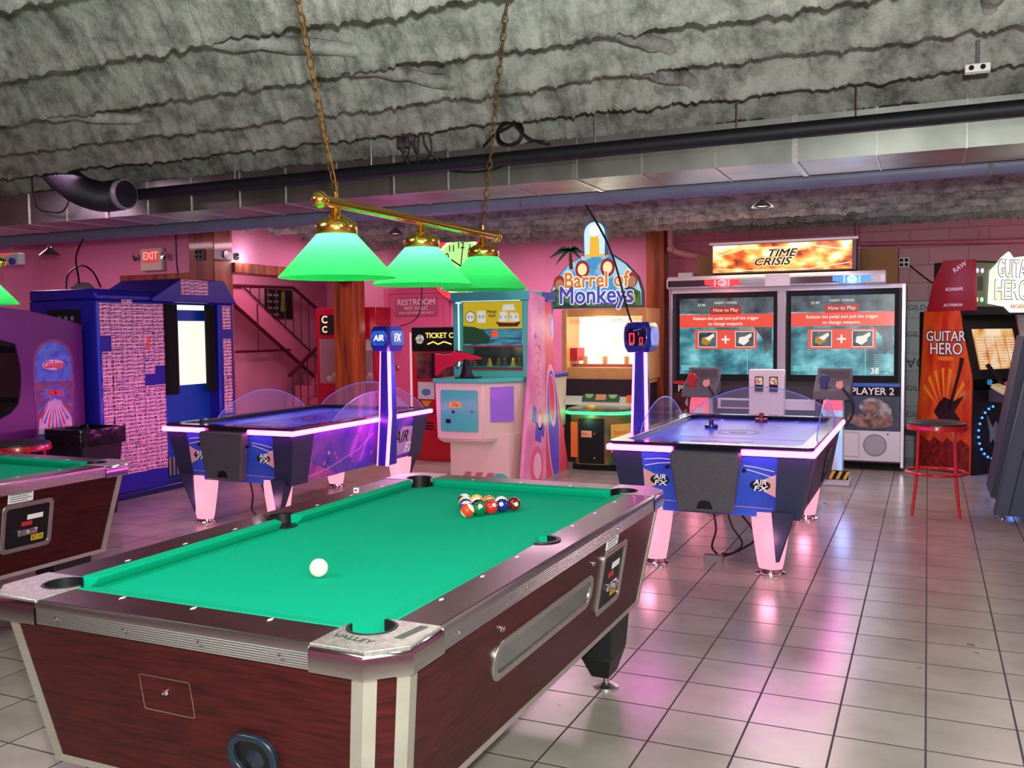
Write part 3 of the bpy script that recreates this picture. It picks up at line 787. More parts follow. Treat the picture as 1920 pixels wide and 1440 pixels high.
def air_hockey(cx, cy, label, post_side, post_y):
    W, L = .63, 1.05
    t = thing('air_hockey_table', label, 'air hockey table', (cx, cy, 0), group='glowing air hockey tables')
    # body
    mb = MB()
    top = [(-W+.02, -L+.03), (W-.02, -L+.03), (W-.02, L-.03), (-W+.02, L-.03)]
    bot = [(-W+.09, -L+.08), (W-.09, -L+.08), (W-.09, L-.08), (-W+.09, L-.08)]
    body = mb.prism(bot, .36, .755, AHSIDE, pts2=top).build('body', t, bevel=.006)
    def fr(x, z): 
        k = (z-.36)/.395
        return (x, -(L-.08+.05*k)-.001, z)
    # blue graphic front panels
    for e in (-1, 1):
        M = frame((0, -(L-.08)-.001, .36), (1, 0, 0), (0, -.05/.395, 1)) if e < 0 else frame((0, L-.08+.001, .36), (-1, 0, 0), (0, .05/.395, 1))
        mb = MB(M); mb.poly([(-.40, 0), (.40, 0), (.42, .385), (-.42, .385)], AHBLUE, d=.004)
        mb.line([(-.40, .33), (-.30, .34), (-.22, .335)], .004, WHT, z=.004, d=.001); mb.line([(-.40, .29), (-.30, .31), (-.22, .315)], .004, WHT, z=.004, d=.001)
        mb.line([(.40, .29), (.30, .31), (.22, .32)], .004, WHT, z=.004, d=.001); mb.line([(.40, .25), (.30, .28), (.22, .30)], .004, WHT, z=.004, d=.001)
        SW = mat('pale_peach_swoosh', (226, 170, 170), .4)
        for s in (-1, 1): mb.poly([(s*.41, .27), (s*.30, .22), (s*.34, .16), (s*.405, .13)][::s], SW, z=.004, d=.0008)
        mb.line([(-.39, .07), (.39, .055)], .003, SW, z=.004, d=.001)
        for s in (-.305, .315):
            mb.disc(s, .20, .062, MBLACK, z=.005, d=.0015, ry=.033)
            mb.text('AIR', .046, WHT, Matrix.Translation((s, .218, .0065)), off=.0012, shear=.2, sx=1.1)
            mb.text('FX', .046, WHT, Matrix.Translation((s, .180, .0065)), off=.0014, shear=.2, sx=1.5)
        mb.build('front_panel', t)
        # corner panels
        for s in (-1, 1):
            if e < 0:
                y0, y1 = -L+.08, -L+.03; g = .004
                a0 = [(s*.40, y0-g, .352), (s*(W-.086), y0-g, .352), (s*(W-.086), y0+.20, .352), (s*.40, y0+.05, .352)]
                a1 = [(s*.415, y1-g, .752), (s*(W-.016), y1-g, .752), (s*(W-.016), y1+.26, .752), (s*.415, y1+.05, .752)]
            else:
                y0, y1 = L-.08, L-.03; g = -.004
                a0 = [(s*.40, y0-g, .352), (s*(W-.086), y0-g, .352), (s*(W-.086), y0-.20, .352), (s*.40, y0-.05, .352)]
                a1 = [(s*.415, y1-g, .752), (s*(W-.016), y1-g, .752), (s*(W-.016), y1-.26, .752), (s*.415, y1-.05, .752)]
            MB().hexa(a0+a1, SLATE).build('corner_panel', t)
    # goal boxes
    for e in (-1, 1):
        M = frame((0, e*(L-.05), 0), (-e*1, 0, 0), (0, e*.06, 1))
        pts = [(-.17, .41), (-.15, .39), (.15, .39), (.17, .41), (.215, .73), (.205, .765), (-.205, .765), (-.215, .73)]
        g = MB(M).poly(pts, DGREY, d=.075).build('goal_box', t, bevel=.012)
        MB(M).poly([(-.05, .415), (.05, .415), (.038, .455), (.015, .468), (-.015, .468), (-.038, .455)], BLACK, z=.0755, d=.002).build('puck_slot', g)
        for s in (-1, 1): MB(M).disc(s*.235, .66, .012, BLACK, z=.03, d=.025, n=12).build('goal_button', t)
    # rails
    def fr_ring(w, l, c): return [(-w+c, -l), (w-c, -l), (w, -l+c), (w, l-c), (w-c, l), (-w+c, l), (-w, l-c), (-w, -l+c)]
    mb = MB(); ring(mb, fr_ring(W, L, .03), fr_ring(W-.085, L-.10, .05), .779, .80, RAILM); ring(mb, fr_ring(W-.016, L-.016, .03), fr_ring(W-.085, L-.10, .05), .735, .779, RAILM); mb.build('rail', t, bevel=.004)
    MB().b(-W+.08, W-.08, -L+.095, L-.095, .74, .765, PLAY).build('playfield', t)
    mb = MB(); M = TOP(0, 0, .7655)
    mb.loop(0, 0, .14, .014, mat('navy_ring', (20, 24, 90), .3), M, .001); mb.disc(0, 0, .05, PUCKR, M, .001); mb.loop(0, 0, .055, .02, mat('navy_ring', (20, 24, 90), .3), M, .001)
    for e in (-1, 1): mb.loop(0, e*.92, .3, .02, mat('pale_blue_line', (150, 180, 255), .3), M, .001, a0=0 if e < 0 else PI, a1=PI if e < 0 else 2*PI)
    mb.rect(-.5, .5, -.38, -.36, mat('pale_blue_line', (150, 180, 255), .3), M, .001)
    mb.line([(-.2, -.62), (-.05, -.56), (.02, -.6), (.2, -.55)], .03, mat('red_swoosh', (200, 60, 90), .3), M, .001)
    mb.build('playfield_marks', t)
    # neon strips: both long sides and either side of the goals
    z0, z1 = .742, .778
    for s in (-1, 1):
        MB().b(s*(W-.012), s*(W+.012), -L-.006, L+.006, z0, z1, NEON).build('neon_strip', t, bevel=.008)
        for e in (-1, 1):
            MB().b(s*.21, s*(W+.012), e*(L-.012), e*(L+.012), z0, z1, NEON).build('neon_strip', t, bevel=.008)
    # legs
    for sx in (-1, 1):
        for sy in (-1, 1):
            x, y = sx*.365, sy*.90
            dx = sx*.0
            prof = [(.070, .03), (.080, .07), (.096, .17), (.112, .28), (.122, .39)]
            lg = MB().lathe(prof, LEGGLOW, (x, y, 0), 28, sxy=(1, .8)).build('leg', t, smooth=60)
            MB().lathe([(.092, 0), (.092, .008), (.074, .014), (.07, .035), (0, .035)], CHROME, (x, y, 0), 28, sxy=(1, .85)).build('foot_plate', lg)
            # slate fin running down the outer corner of the leg
            MB().hexa([(x+sx*.05, y+sy*.055, .085), (x+sx*.06, y+sy*.045, .085), (x+sx*.05, y+sy*.066, .085), (x+sx*.04, y+sy*.066, .085),
                       (x+sx*.02, y+sy*.06, .40), (x+sx*.155, y+sy*.0, .40), (x+sx*.155, y+sy*.115, .40), (x+sx*.02, y+sy*.115, .40)], SLATE).build('leg_fin', lg)
    # side artwork on long sides
    for s in (-1, 1):
        M = frame((s*(W-.09+.001), 0, .36), (0, s, 0), (s*.07/.395, 0, 1))
        mb = MB(M)
        if post_side < 0 and s > 0:
            cd = mb.poly(rrect(-.62, .72, .03, .36, .02), mat('dark_side_panel', (46, 28, 52), .4), d=.004).build('side_graphic', t)
            mb = MB(M); mb.poly(rrect(.10, .45, .06, .32, .02), MBLACK, z=.004, d=.006).rect(.16, .24, .12, .26, DGREY, z=.01, d=.004).rect(.30, .40, .2, .28, DGREY, z=.01, d=.004); mb.build('coin_door', t)
            continue
        A1 = mat('pink_nebula', (206, 96, 160), .35, rgb2=(150, 60, 170), scale=8); A2 = mat('pale_lilac', (190, 160, 210), .35)
        mb.poly([(.42, .03), (.88, .05), (.86, .28), (.60, .30), (.46, .2)], A2, z=.0, d=.002)
        mb.text('AIR', .155, mat('black_ink', (28, 14, 30), .4), Matrix.Translation((.58, .20, .002)), off=.003, shear=.25)
        mb.text('FX', .13, WHT, Matrix.Translation((.74, .09, .002)), off=.002, shear=.25, sx=1.1)
        mb.line([(.80, .085), (.89, .08)], .01, WHT, z=.002, d=.002)
        mb.poly([(-.88, .0), (-.35, .0), (-.5, .06), (-.7, .12), (-.88, .24)], A1, z=0, d=.002)
        mb.line([(-.88, .02), (-.5, .07), (-.1, .18), (.1, .30)], .008, A2, z=.002, d=.001)
        for i in range(16):
            mb.disc(random.uniform(-.7, .3), random.uniform(.08, .33), random.uniform(.006, .022), A1 if i % 3 else A2, z=.0, d=.0025, n=12)
        mb.build('side_graphic', t)
    # plexiglass guards: arcs on the sides and across the far end
    def guard(M, half, h):
        n = 24; pts = [(-half+2*half*i/n, .0+h*math.sin(PI*i/n)**.75) for i in range(n+1)]
        g = MB(M).prism([(half, -.01), (-half, -.01)][::-1]+pts[::-1][0:0]+[p for p in pts[::-1]], 0, .005, PLEX).build('plexi_guard', t)
        MB(M).tube([(p[0], p[1], .0025) for p in pts], .0035, PLEXE, 5).build('guard_edge', g)
    guard(RIGHT(W-.045, .12, .80), .60, .20); guard(RIGHT(-W+.045, .12, .80), .60, .20)
    guard(FRONT(0, L-.06, .80), .58, .23)
    # score post
    s = post_side; px = s*(W+.055) if s > 0 else -(W+.02); py = post_y-cy
    PBL = mat('post_blue', (40, 44, 150), .3, coat=.3)
    mb = MB()
    mb.hexa([(px-.045, py-.11, .37), (px+.045, py-.11, .37), (px+.045, py+.05, .37), (px-.045, py+.05, .37),
             (px-.05, py-.06, .80), (px+.05, py-.06, .80), (px+.05, py+.06, .80), (px-.05, py+.06, .80)], PBL)
    mb.hexa([(px-.05, py-.06, .80), (px+.05, py-.06, .80), (px+.05, py+.06, .80), (px-.05, py+.06, .80),
             (px-.04, py-.045, 1.37), (px+.04, py-.045, 1.37), (px+.04, py+.045, 1.37), (px-.04, py+.045, 1.37)], PBL)
    post = mb.build('score_post', t, bevel=.006)
    MB().tube([(px+.042, py-.045, 1.35), (px+.054, py-.060, .80), (px+.048, py-.115, .37)], .015 if s > 0 else .013, NEON, 8).build('post_neon', post)
    MB().tube([(px-.042, py-.045, 1.35), (px-.054, py-.060, .80), (px-.05, py-.115, .37)], .004 if s > 0 else .008, NEON, 8).build('post_neon', post)
    # score head: box with cut corners
    def hp(w_, l_, c): return [(px+a*w_, py+b*l_) for a, b in ()] or [(px-w_+c, py-l_), (px+w_-c, py-l_), (px+w_, py-l_+c), (px+w_, py+l_-c), (px+w_-c, py+l_), (px-w_+c, py+l_), (px-w_, py+l_-c), (px-w_, py-l_+c)]
    big, sm = hp(.095, .13, .02), hp(.078, .105, .02)
    head = MB().prism(sm, 1.345, 1.39, PBL, pts2=big).prism(big, 1.39, 1.525, PBL).prism(big, 1.525, 1.56, PBL, pts2=sm).build('score_head', post, bevel=.005)
    LITL = mat('lit_lettering', (250, 250, 255), .3, emit=(230, 240, 255), strength=1.0)
    hexp = lambda hw: [(-hw+.02, -.062), (hw-.02, -.062), (hw, -.02), (hw, .03), (hw-.02, .062), (-hw+.02, .062), (-hw, .03), (-hw, -.02)]
    for M, hw, tx in ((FRONT(px, py-.131, 1.457), .072, 'AIR' if s > 0 else None), (BACK(px, py+.131, 1.457), .072, 'AIR' if s > 0 else None),
                      (RIGHT(px+.096, py, 1.457), .105, 'FX' if s > 0 else ''), (LEFT(px-.096, py, 1.457), .105, 'FX')):
        mb = MB(M)
        if tx is not None:
            mb.poly(hexp(hw), BLUEG, d=.004)
            if tx: mb.text(tx, .072 if tx == 'AIR' else .095, LITL, Matrix.Translation((0, 0, .005)), off=.0015, shear=.15, sx=.9)
            mb.build('lettered_panel', head)
        else:
            mb.poly(hexp(hw), mat('smoked_display', (10, 10, 40), .1, coat=.5), d=.003)
            mb.seg7('0', .075, DIG, Matrix.Translation((-.032, -.012, .003))).seg7('0', .045, DIG, Matrix.Translation((.036, -.027, .003))).seg7('1', .025, DIG, Matrix.Translation((.012, .022, .003)))
            for k in range(6): mb.rect(-.02+k*.011, -.014+k*.011, .038+k*.002, .050+k*.002, BLUEG, d=.0015, z=.003)
            mb.rect(-.052, -.02, -.060, -.054, WPAINT, z=.003, d=.001); mb.rect(.016, .054, -.060, -.054, mat('amber', (230, 170, 60), .4), z=.003, d=.001)
            mb.build('score_display', head)
    # hanging cables
    for pts in ([(-.02, -.78, .37), (.0, -.76, .22), (-.03, -.74, .10), (.0, -.72, .045)], [(.06, -.74, .37), (.10, -.74, .24), (.16, -.72, .13), (.10, -.72, .06), (.03, -.72, .05)], [(.10, -.72, .37), (.20, -.72, .26), (.24, -.7, .16), (.14, -.7, .08), (.04, -.71, .03)]):
        MB().tube(spl(pts), .007, WIRE, 6).build('cable', t, smooth=60)
    return t
air_hockey(-1.23, 6.68, 'blue air hockey table with pink neon, on the right, score post showing red digits', -1, 6.46)
air_hockey(-4.91, 6.60, 'blue air hockey table with pink neon beside the photo booth', 1, 6.80)
def mallet(x, y, col, label):
    m = mat('mallet_'+col, {'blue': (30, 40, 110), 'red': (150, 40, 60)}[col], .3, coat=.4)
    o = MB().lathe([(0, 0), (.048, 0), (.05, .008), (.048, .024), (.034, .018), (.018, .022), (.016, .045), (.02, .06), (.014, .07), (0, .072)], m, seg=28).build('air_hockey_mallet', smooth=60)
    o.location = (x, y, .7665); tag(o, label, 'mallet')
mallet(-1.47, 6.90, 'blue', 'dark blue mallet in the middle of right air hockey table')
mallet(-1.20, 7.50, 'red', 'red mallet at the far end of right air hockey table')
mallet(-5.33, 5.75, 'blue', 'dark mallet at the near left corner of the left air hockey table')
pb = MB().box((0, 0, .02), (.12, .05, .04), mat('grey_adapter', (120, 110, 120), .5), ch=.006).build('power_adapter'); pb.location = (-1.25, 5.95, 0); tag(pb, 'grey plug adapter on the floor beneath right air hockey table', 'power adapter')
for (x, y, e) in ((-1.9, 6.7, 2), (-.55, 6.7, 2), (-1.23, 5.58, 1), (-5.6, 6.6, 5), (-4.2, 6.6, 3), (-4.9, 5.5, 2)):
    horiz = abs(x+1.23) < .01 or abs(x+4.9) < .01
    d = (0, -1) if horiz else ((-1, 0) if x in (-1.9, -5.6) else (1, 0))
    lamp('neon_spill_light', 'AREA', (x+d[0]*.03, y+d[1]*.03, .765), e, (1, .22, .72), .9 if horiz else 1.8, target=(x+d[0], y+d[1], .5), sy=.03)
for (x, y) in ((-1.6, 5.78), (-.86, 5.78), (-.86, 7.58), (-5.27, 5.7), (-4.54, 5.7), (-4.54, 7.5)):
    lamp('leg_glow_light', 'POINT', (x, y-.15, .2), 1.2, (1, .35, .55), .05)
lamp('post_neon_light', 'POINT', (-4.05, 6.72, 1.1), 5, (1, .35, .9), .05)

# ------------------------------------------------------------------ photo booth
def booth():
    t = thing('photo_booth', 'blue photo booth covered with rows of small photo prints', 'photo booth', (-6.67, 5.95, 0))
    BD = mat('booth_dark_blue', (10, 24, 92), .35); BM = mat('booth_mid_blue', (10, 70, 170), .4)
    # local x: 0 is the front face (faces +X), goes to -.85 ; local y 0..1.75
    mb = MB()
    mb.b(-.85, 0, 0, .78, .06, 1.82, BLUEB); mb.b(-.85, -.15, .78, 1.52, .06, 1.82, BM); mb.b(-.85, 0, 1.52, 1.75, .06, 1.82, BLUEB)
    mb.b(-.85, 0, 0, 1.75, 0, .06, BD)
    mb.build('cabinet', t, bevel=.012)
    MB().prism([(-.85, 1.82), (0.0, 1.82), (0.0, 1.86), (-.05, 1.92), (-.85, 1.92)], -.0, .9, BLUEB, frame((0, 0, 0), (1, 0, 0), (0, 0, 1)) @ Matrix.Diagonal((1, 1, -1, 1))).build('roof', t, bevel=.02)
    mb = MB(RIGHT(0, 0, 0)); mb.prism([(.62, 1.86), (.98, 2.05), (1.60, 2.05), (1.78, 1.82), (.62, 1.82)], -.75, .03, BLUEB); mb.build('raised_canopy', t, bevel=.01)
    MB().b(-.16, -.135, .78, 1.52, .06, 1.81, BM).build('inner_panel', t)
    # lit screen inside the opening
    MB().rect(1.10, 1.52, 1.0, 1.64, emat('lit_booth_screen', [(0, (255, 246, 226))], strength=1.15), RIGHT(-.135, 0, 0), .006).rect(1.06, 1.52, 1.75, 1.80, emat('lit_booth_screen', [(0, (255, 246, 226))], strength=1.15), RIGHT(-.135, 0, 0), .006).build('lit_backdrop', t)
    CUR = mat('black_curtain', (24, 22, 20), .9)
    for y0, y1 in ((.79, 1.00), (1.40, 1.52)):
        pts = []; n = 24
        for i in range(n+1): pts.append((-.05-.018*math.sin(i*1.6), y0+(y1-y0)*i/n))
        pts2 = [(p[0]-.006, p[1]) for p in pts[::-1]]
        MB().prism(pts+pts2, .92, 1.80, CUR).build('curtain', t)
    MB().b(-.86, -.02, .785, 1.51, .06, .10, BD).build('threshold', t)
    mb = MB(RIGHT(0, 0, 0)); 
    for k in range(14): mb.rect(.80+k*.05, .83+k*.05, .12, .30, ALU, z=-.13, d=.02)
    mb.build('kick_grille', t)
    MB().lathe([(0, .0), (.09, 0), (.10, .03), (.06, .07), (0, .08)], mat('grey_cloth_heap', (120, 110, 110), .8, bump=.8, bscale=20), (-.45, .25, 1.92), 16).build('rooftop_box', t)
    # edge trim
    MB().tube([(0.0, .0, .06), (0.0, 0, 1.8)], .018, mat('booth_edge', (30, 50, 190), .25), 10).tube([(0.0, 1.52, .1), (0.0, 1.52, 1.8)], .014, mat('booth_edge', (30, 50, 190), .25), 10).build('edge_trim', t)
    # black windows on the near side
    mb = MB(FRONT(0, -.001, 0))
    mb.rect(-.62, -.2, 1.55, 1.74, MBLACK, d=.004)
    for k in range(4): mb.rect(-.56+k*.08, -.52+k*.08, 1.64, 1.68, mat('tiny_preview', (120, 120, 150), .4), d=.002, z=.004)
    mb.build('side_window', t)
    # photo strips
    PIC = mat('print_pictures', (180, 70, 110), .5, rgb2=(30, 14, 50), scale=24, lo=.44, hi=.52); PIC2 = mat('print_faces', (236, 170, 190), .5, rgb2=(90, 30, 70), scale=30, lo=.44, hi=.52)
    PAPER = mat('print_paper', (240, 214, 236), .4)
    def strip_mb(mb, w, hh, M, z0):
        n = 4; mb.rect(-w/2, w/2, -hh/2, hh/2, PAPER, M, .0015, z0); c = w/n
        for k in range(n):
            x = -w/2+c*k+c*.08
            mb.rect(x, x+c*.90, -hh*.30, hh*.34, PIC if (k+int(w*1e4)) % 2 else PIC2, M, .0006, z0+.0015)
            mb.disc(x+c*.42, -hh*.05, c*.2, PIC2 if (k+int(w*1e4)) % 2 else PIC, M, .0006, z0+.0018, n=8)
    proto = {}
    cells = []
    for r in range(43):
        z = 1.775-r*.0362
        for c in range(6):
            y = .075+c*.127
            if r in (18, 19, 20) and c == 4: continue
            if c == 0 and 8 <= r <= 11: continue
            if c == 5 and (16 <= r <= 20): continue
            if r > 40 and c < 1: continue
            if c == 0 and r >= 8: y += .02
            cells.append((y, z))
    for c in range(3): cells.append((.33+.0+c*.0+0, 1.812)) if c == 0 else None
    for r in range(33):
        if r in (7, 8, 9): continue
        cells.append((1.645, 1.775-r*.0335))
    top_cells = [(1.04+c*.126, 2.025-r*.037) for r in range(4) for c in range(3)]
    random.shuffle(cells)
    def place(mb_or_none, y, z, out):
        M = RIGHT(out, y+random.uniform(-.004, .004), z+random.uniform(-.003, .003)) @ Matrix.Rotation(random.uniform(-.03, .03), 4, 'Z')
        return M
    sm = MB(); strip_mb(sm, .122, .033, Matrix.Identity(4), .0); first = sm.build('photo_strip', t)
    k = 0
    for (y, z) in [(a, b, ) for a, b in top_cells]+cells[:88]:
        M = place(None, y, z, .032 if z > 1.9 else .003)
        if k == 0: o = first
        else: o = first.copy(); COL.objects.link(o); o.parent = t
        o.matrix_local = M; k += 1
    rest = MB()
    for (y, z) in cells[88:]: strip_mb(rest, .122, .033, place(None, y, z, .003), 0)
    ro = rest.build('photo_strip', t); ro['kind'] = 'stuff'
    MB().rect(.555, .585, 1.36, 1.49, mat('orange_sticker', (232, 84, 50), .5), RIGHT(.005, 0, 0), .002).build('orange_sticker', t)
    return t
booth()
lamp('booth_light', 'AREA', (-7.0, 7.1, 1.78), 5, (1, .95, .85), .4, rot=(0, 0, 0))

# purple cabinet with an oval graphic, seen from its side
def purple_cabinet():
    t = thing('arcade_cabinet', 'purple upright arcade cabinet with glowing marquee and a tall oval side graphic', 'arcade cabinet', (-6.80, 5.06, 0))
    PUR = mat('purple_side_panel', (96, 24, 108), .35, var=.1, scale=5)
    out = [(.02, 0), (.84, 0), (.84, 1.60), (.62, 1.66), (.30, 1.72), (.04, 1.74), (.0, 1.72), (-.03, 1.50), (.18, 1.44)]+[(.19+.035*math.sin(PI*i/8), 1.40-.45*i/8) for i in range(9)]+[(.12, .88), (-.08, .80), (-.10, .70), (.0, .62)]
    M = RIGHT(0, 0, 0)
    for k, z in enumerate((0, -.60)): MB(M).prism(out, z-.02, z, PUR).build('side_panel', t, bevel=.004)
    mb = MB(M); mb.prism([(.04, .02), (.80, .02), (.80, 1.57), (.10, 1.66), (.06, 1.44), (.26, 1.40), (.30, .95), (.02, .75)], -.60, -.02, MBLACK); mb.build('body', t)
    MB(M).prism([(-.02, 1.50), (.0, 1.48), (.06, 1.70), (.04, 1.71)], -.59, -.03, emat('amber_marquee', [(.38, (60, 10, 0)), (.5, (255, 120, 20)), (.62, (255, 230, 160))], scale=9, strength=1.1)).build('marquee', t)
    MB(frame((-.31, .27, 1.18), (1, 0, 0), (0, -.09, 1))).rect(-.24, .24, -.19, .19, mat('dark_screen', (8, 10, 16), .1, coat=.4), d=.006).build('screen', t)
    MB(FRONT(-.31, .03, .80)).prism([(-.24, 0), (.24, 0), (.24, .03), (-.24, .03)], -.2, 0, BLACK).lathe([(0, .03), (.008, .03), (.008, .09), (.018, .10), (0, .115)], RED, (-.1, 0, -.1), 12).build('control_panel', t)
    # oval artwork
    B1 = mat('art_blue', (60, 80, 200), .4, rgb2=(90, 130, 220), scale=12); B2 = mat('art_pale', (238, 200, 230), .4, rgb2=(210, 150, 210), scale=14); B3 = mat('art_red', (214, 50, 60), .4); B4 = mat('art_rust', (150, 70, 90), .45, rgb2=(90, 60, 150), scale=20)
    cx = .53
    mb = MB(RIGHT(.001, 0, 0))
    outl = arc(cx, 1.28, .20, 0, 180, 16)+[(cx-.205, 1.1), (cx-.19, .9), (cx-.185, .75), (cx-.21, .55), (cx+.21, .55), (cx+.185, .75), (cx+.19, .9), (cx+.205, 1.1)]
    mb.poly(outl, B4, d=.002)
    inn = arc(cx, 1.28, .175, 0, 180, 16)+[(cx-.18, 1.12), (cx+.18, 1.12)]
    mb.poly(inn, B1, z=.002, d=.001)
    mb.poly([(cx-.17, .68), (cx+.17, .68), (cx+.16, .80), (cx+.04, .98), (cx-.04, .98), (cx-.16, .80)], B2, z=.002, d=.001)
    for i in range(11):
        a_ = math.radians(200+i*14); a2 = a_+math.radians(6); r = .22
        mb.poly([(cx+.05*math.cos(a_), .98+.05*math.sin(a_)), (cx+r*.8*math.cos(a_), .98+r*1.25*math.sin(a_)), (cx+r*.8*math.cos(a2), .98+r*1.25*math.sin(a2))], B3 if i % 2 else B1, z=.003, d=.001)
    star = []
    for i in range(20): a_ = 2*PI*i/20; rr = .155 if i % 2 == 0 else .09; star.append((cx+rr*math.cos(a_), 1.02+rr*.5*math.sin(a_)))
    mb.poly(star, B1, z=.0035, d=.001); mb.disc(cx-.03, 1.02, .045, B3, z=.0045, d=.001, ry=.028); mb.disc(cx+.04, 1.02, .04, B3, z=.0045, d=.001, ry=.028)
    mb.disc(cx, 1.26, .11, B2, z=.003, d=.001, ry=.045); mb.text('Galaga', .078, B3, Matrix.Translation((cx, 1.26, .005)), off=.002, shear=.2)
    mb.poly([(cx-.18, .60), (cx+.18, .60), (cx+.17, .66), (cx, .68), (cx-.17, .66)], B1, z=.002, d=.001); mb.text('Galaga', .06, B3, Matrix.Translation((cx, .585, .005)), off=.001)
    mb.build('oval_graphic', t)
    return t
purple_cabinet()
# trash bin
tb = thing('trash_can', 'black square trash can lined with a black bag beside the photo booth', 'trash can', (-6.46, 5.60, 0))
BAG = mat('black_plastic_bag', (14, 12, 16), .22, bump=.8, bscale=12)
MB().prism(rrect(-.17, .17, -.17, .17, .04), 0, .70, mat('dark_bin_plastic', (28, 22, 32), .45), pts2=rrect(-.22, .22, -.22, .22, .05)).build('bin', tb)
mb = MB(); n = len(rrect(-.2, .2, -.2, .2, .05, 6)); 
o1 = [(p[0]+random.uniform(-.006, .006), p[1]+random.uniform(-.006, .006)) for p in rrect(-.232, .232, -.232, .232, .05, 6)]; i1 = rrect(-.205, .205, -.205, .205, .05, 6)
ring(mb, o1, i1, .60, .735, BAG); mb.build('bag_rim', tb)

# stools
SEATV = mat('dark_vinyl_seat', (34, 26, 32), .45)
def stool(loc, label):
    t = thing('bar_stool', label, 'stool', loc, group='red metal bar stools')
    MB().lathe([(0, .748), (.17, .748), (.215, .735), (.218, .722)], SEATV, seg=36).build('seat', t, smooth=60)
    MB().lathe([(.222, .722), (.226, .70), (.226, .682), (.216, .682), (.214, .72)], RED, seg=36).build('seat_rim', t, smooth=60)
    mb = MB(); mb.tube([(.222*math.cos(2*PI*k/36), .222*math.sin(2*PI*k/36), .335) for k in range(36)], .0125, RED, 8, closed=True); mb.build('foot_ring', t, smooth=60)
    for k in range(4):
        a_ = PI/4+k*PI/2; c, s = math.cos(a_), math.sin(a_)
        MB().tube([(.185*c, .185*s, .69), (.20*c, .20*s, .34), (.215*c, .215*s, .20), (.245*c, .245*s, .0)], .0125, RED, 10).build('leg', t, smooth=60)
    return t
s1 = stool((.075, 8.15, 0), 'red metal bar stool with dark round seat standing on the right')
copy_tree(s1, (-6.02, 4.62, 0), 'red metal bar stool behind the left pool table', rz=.5)
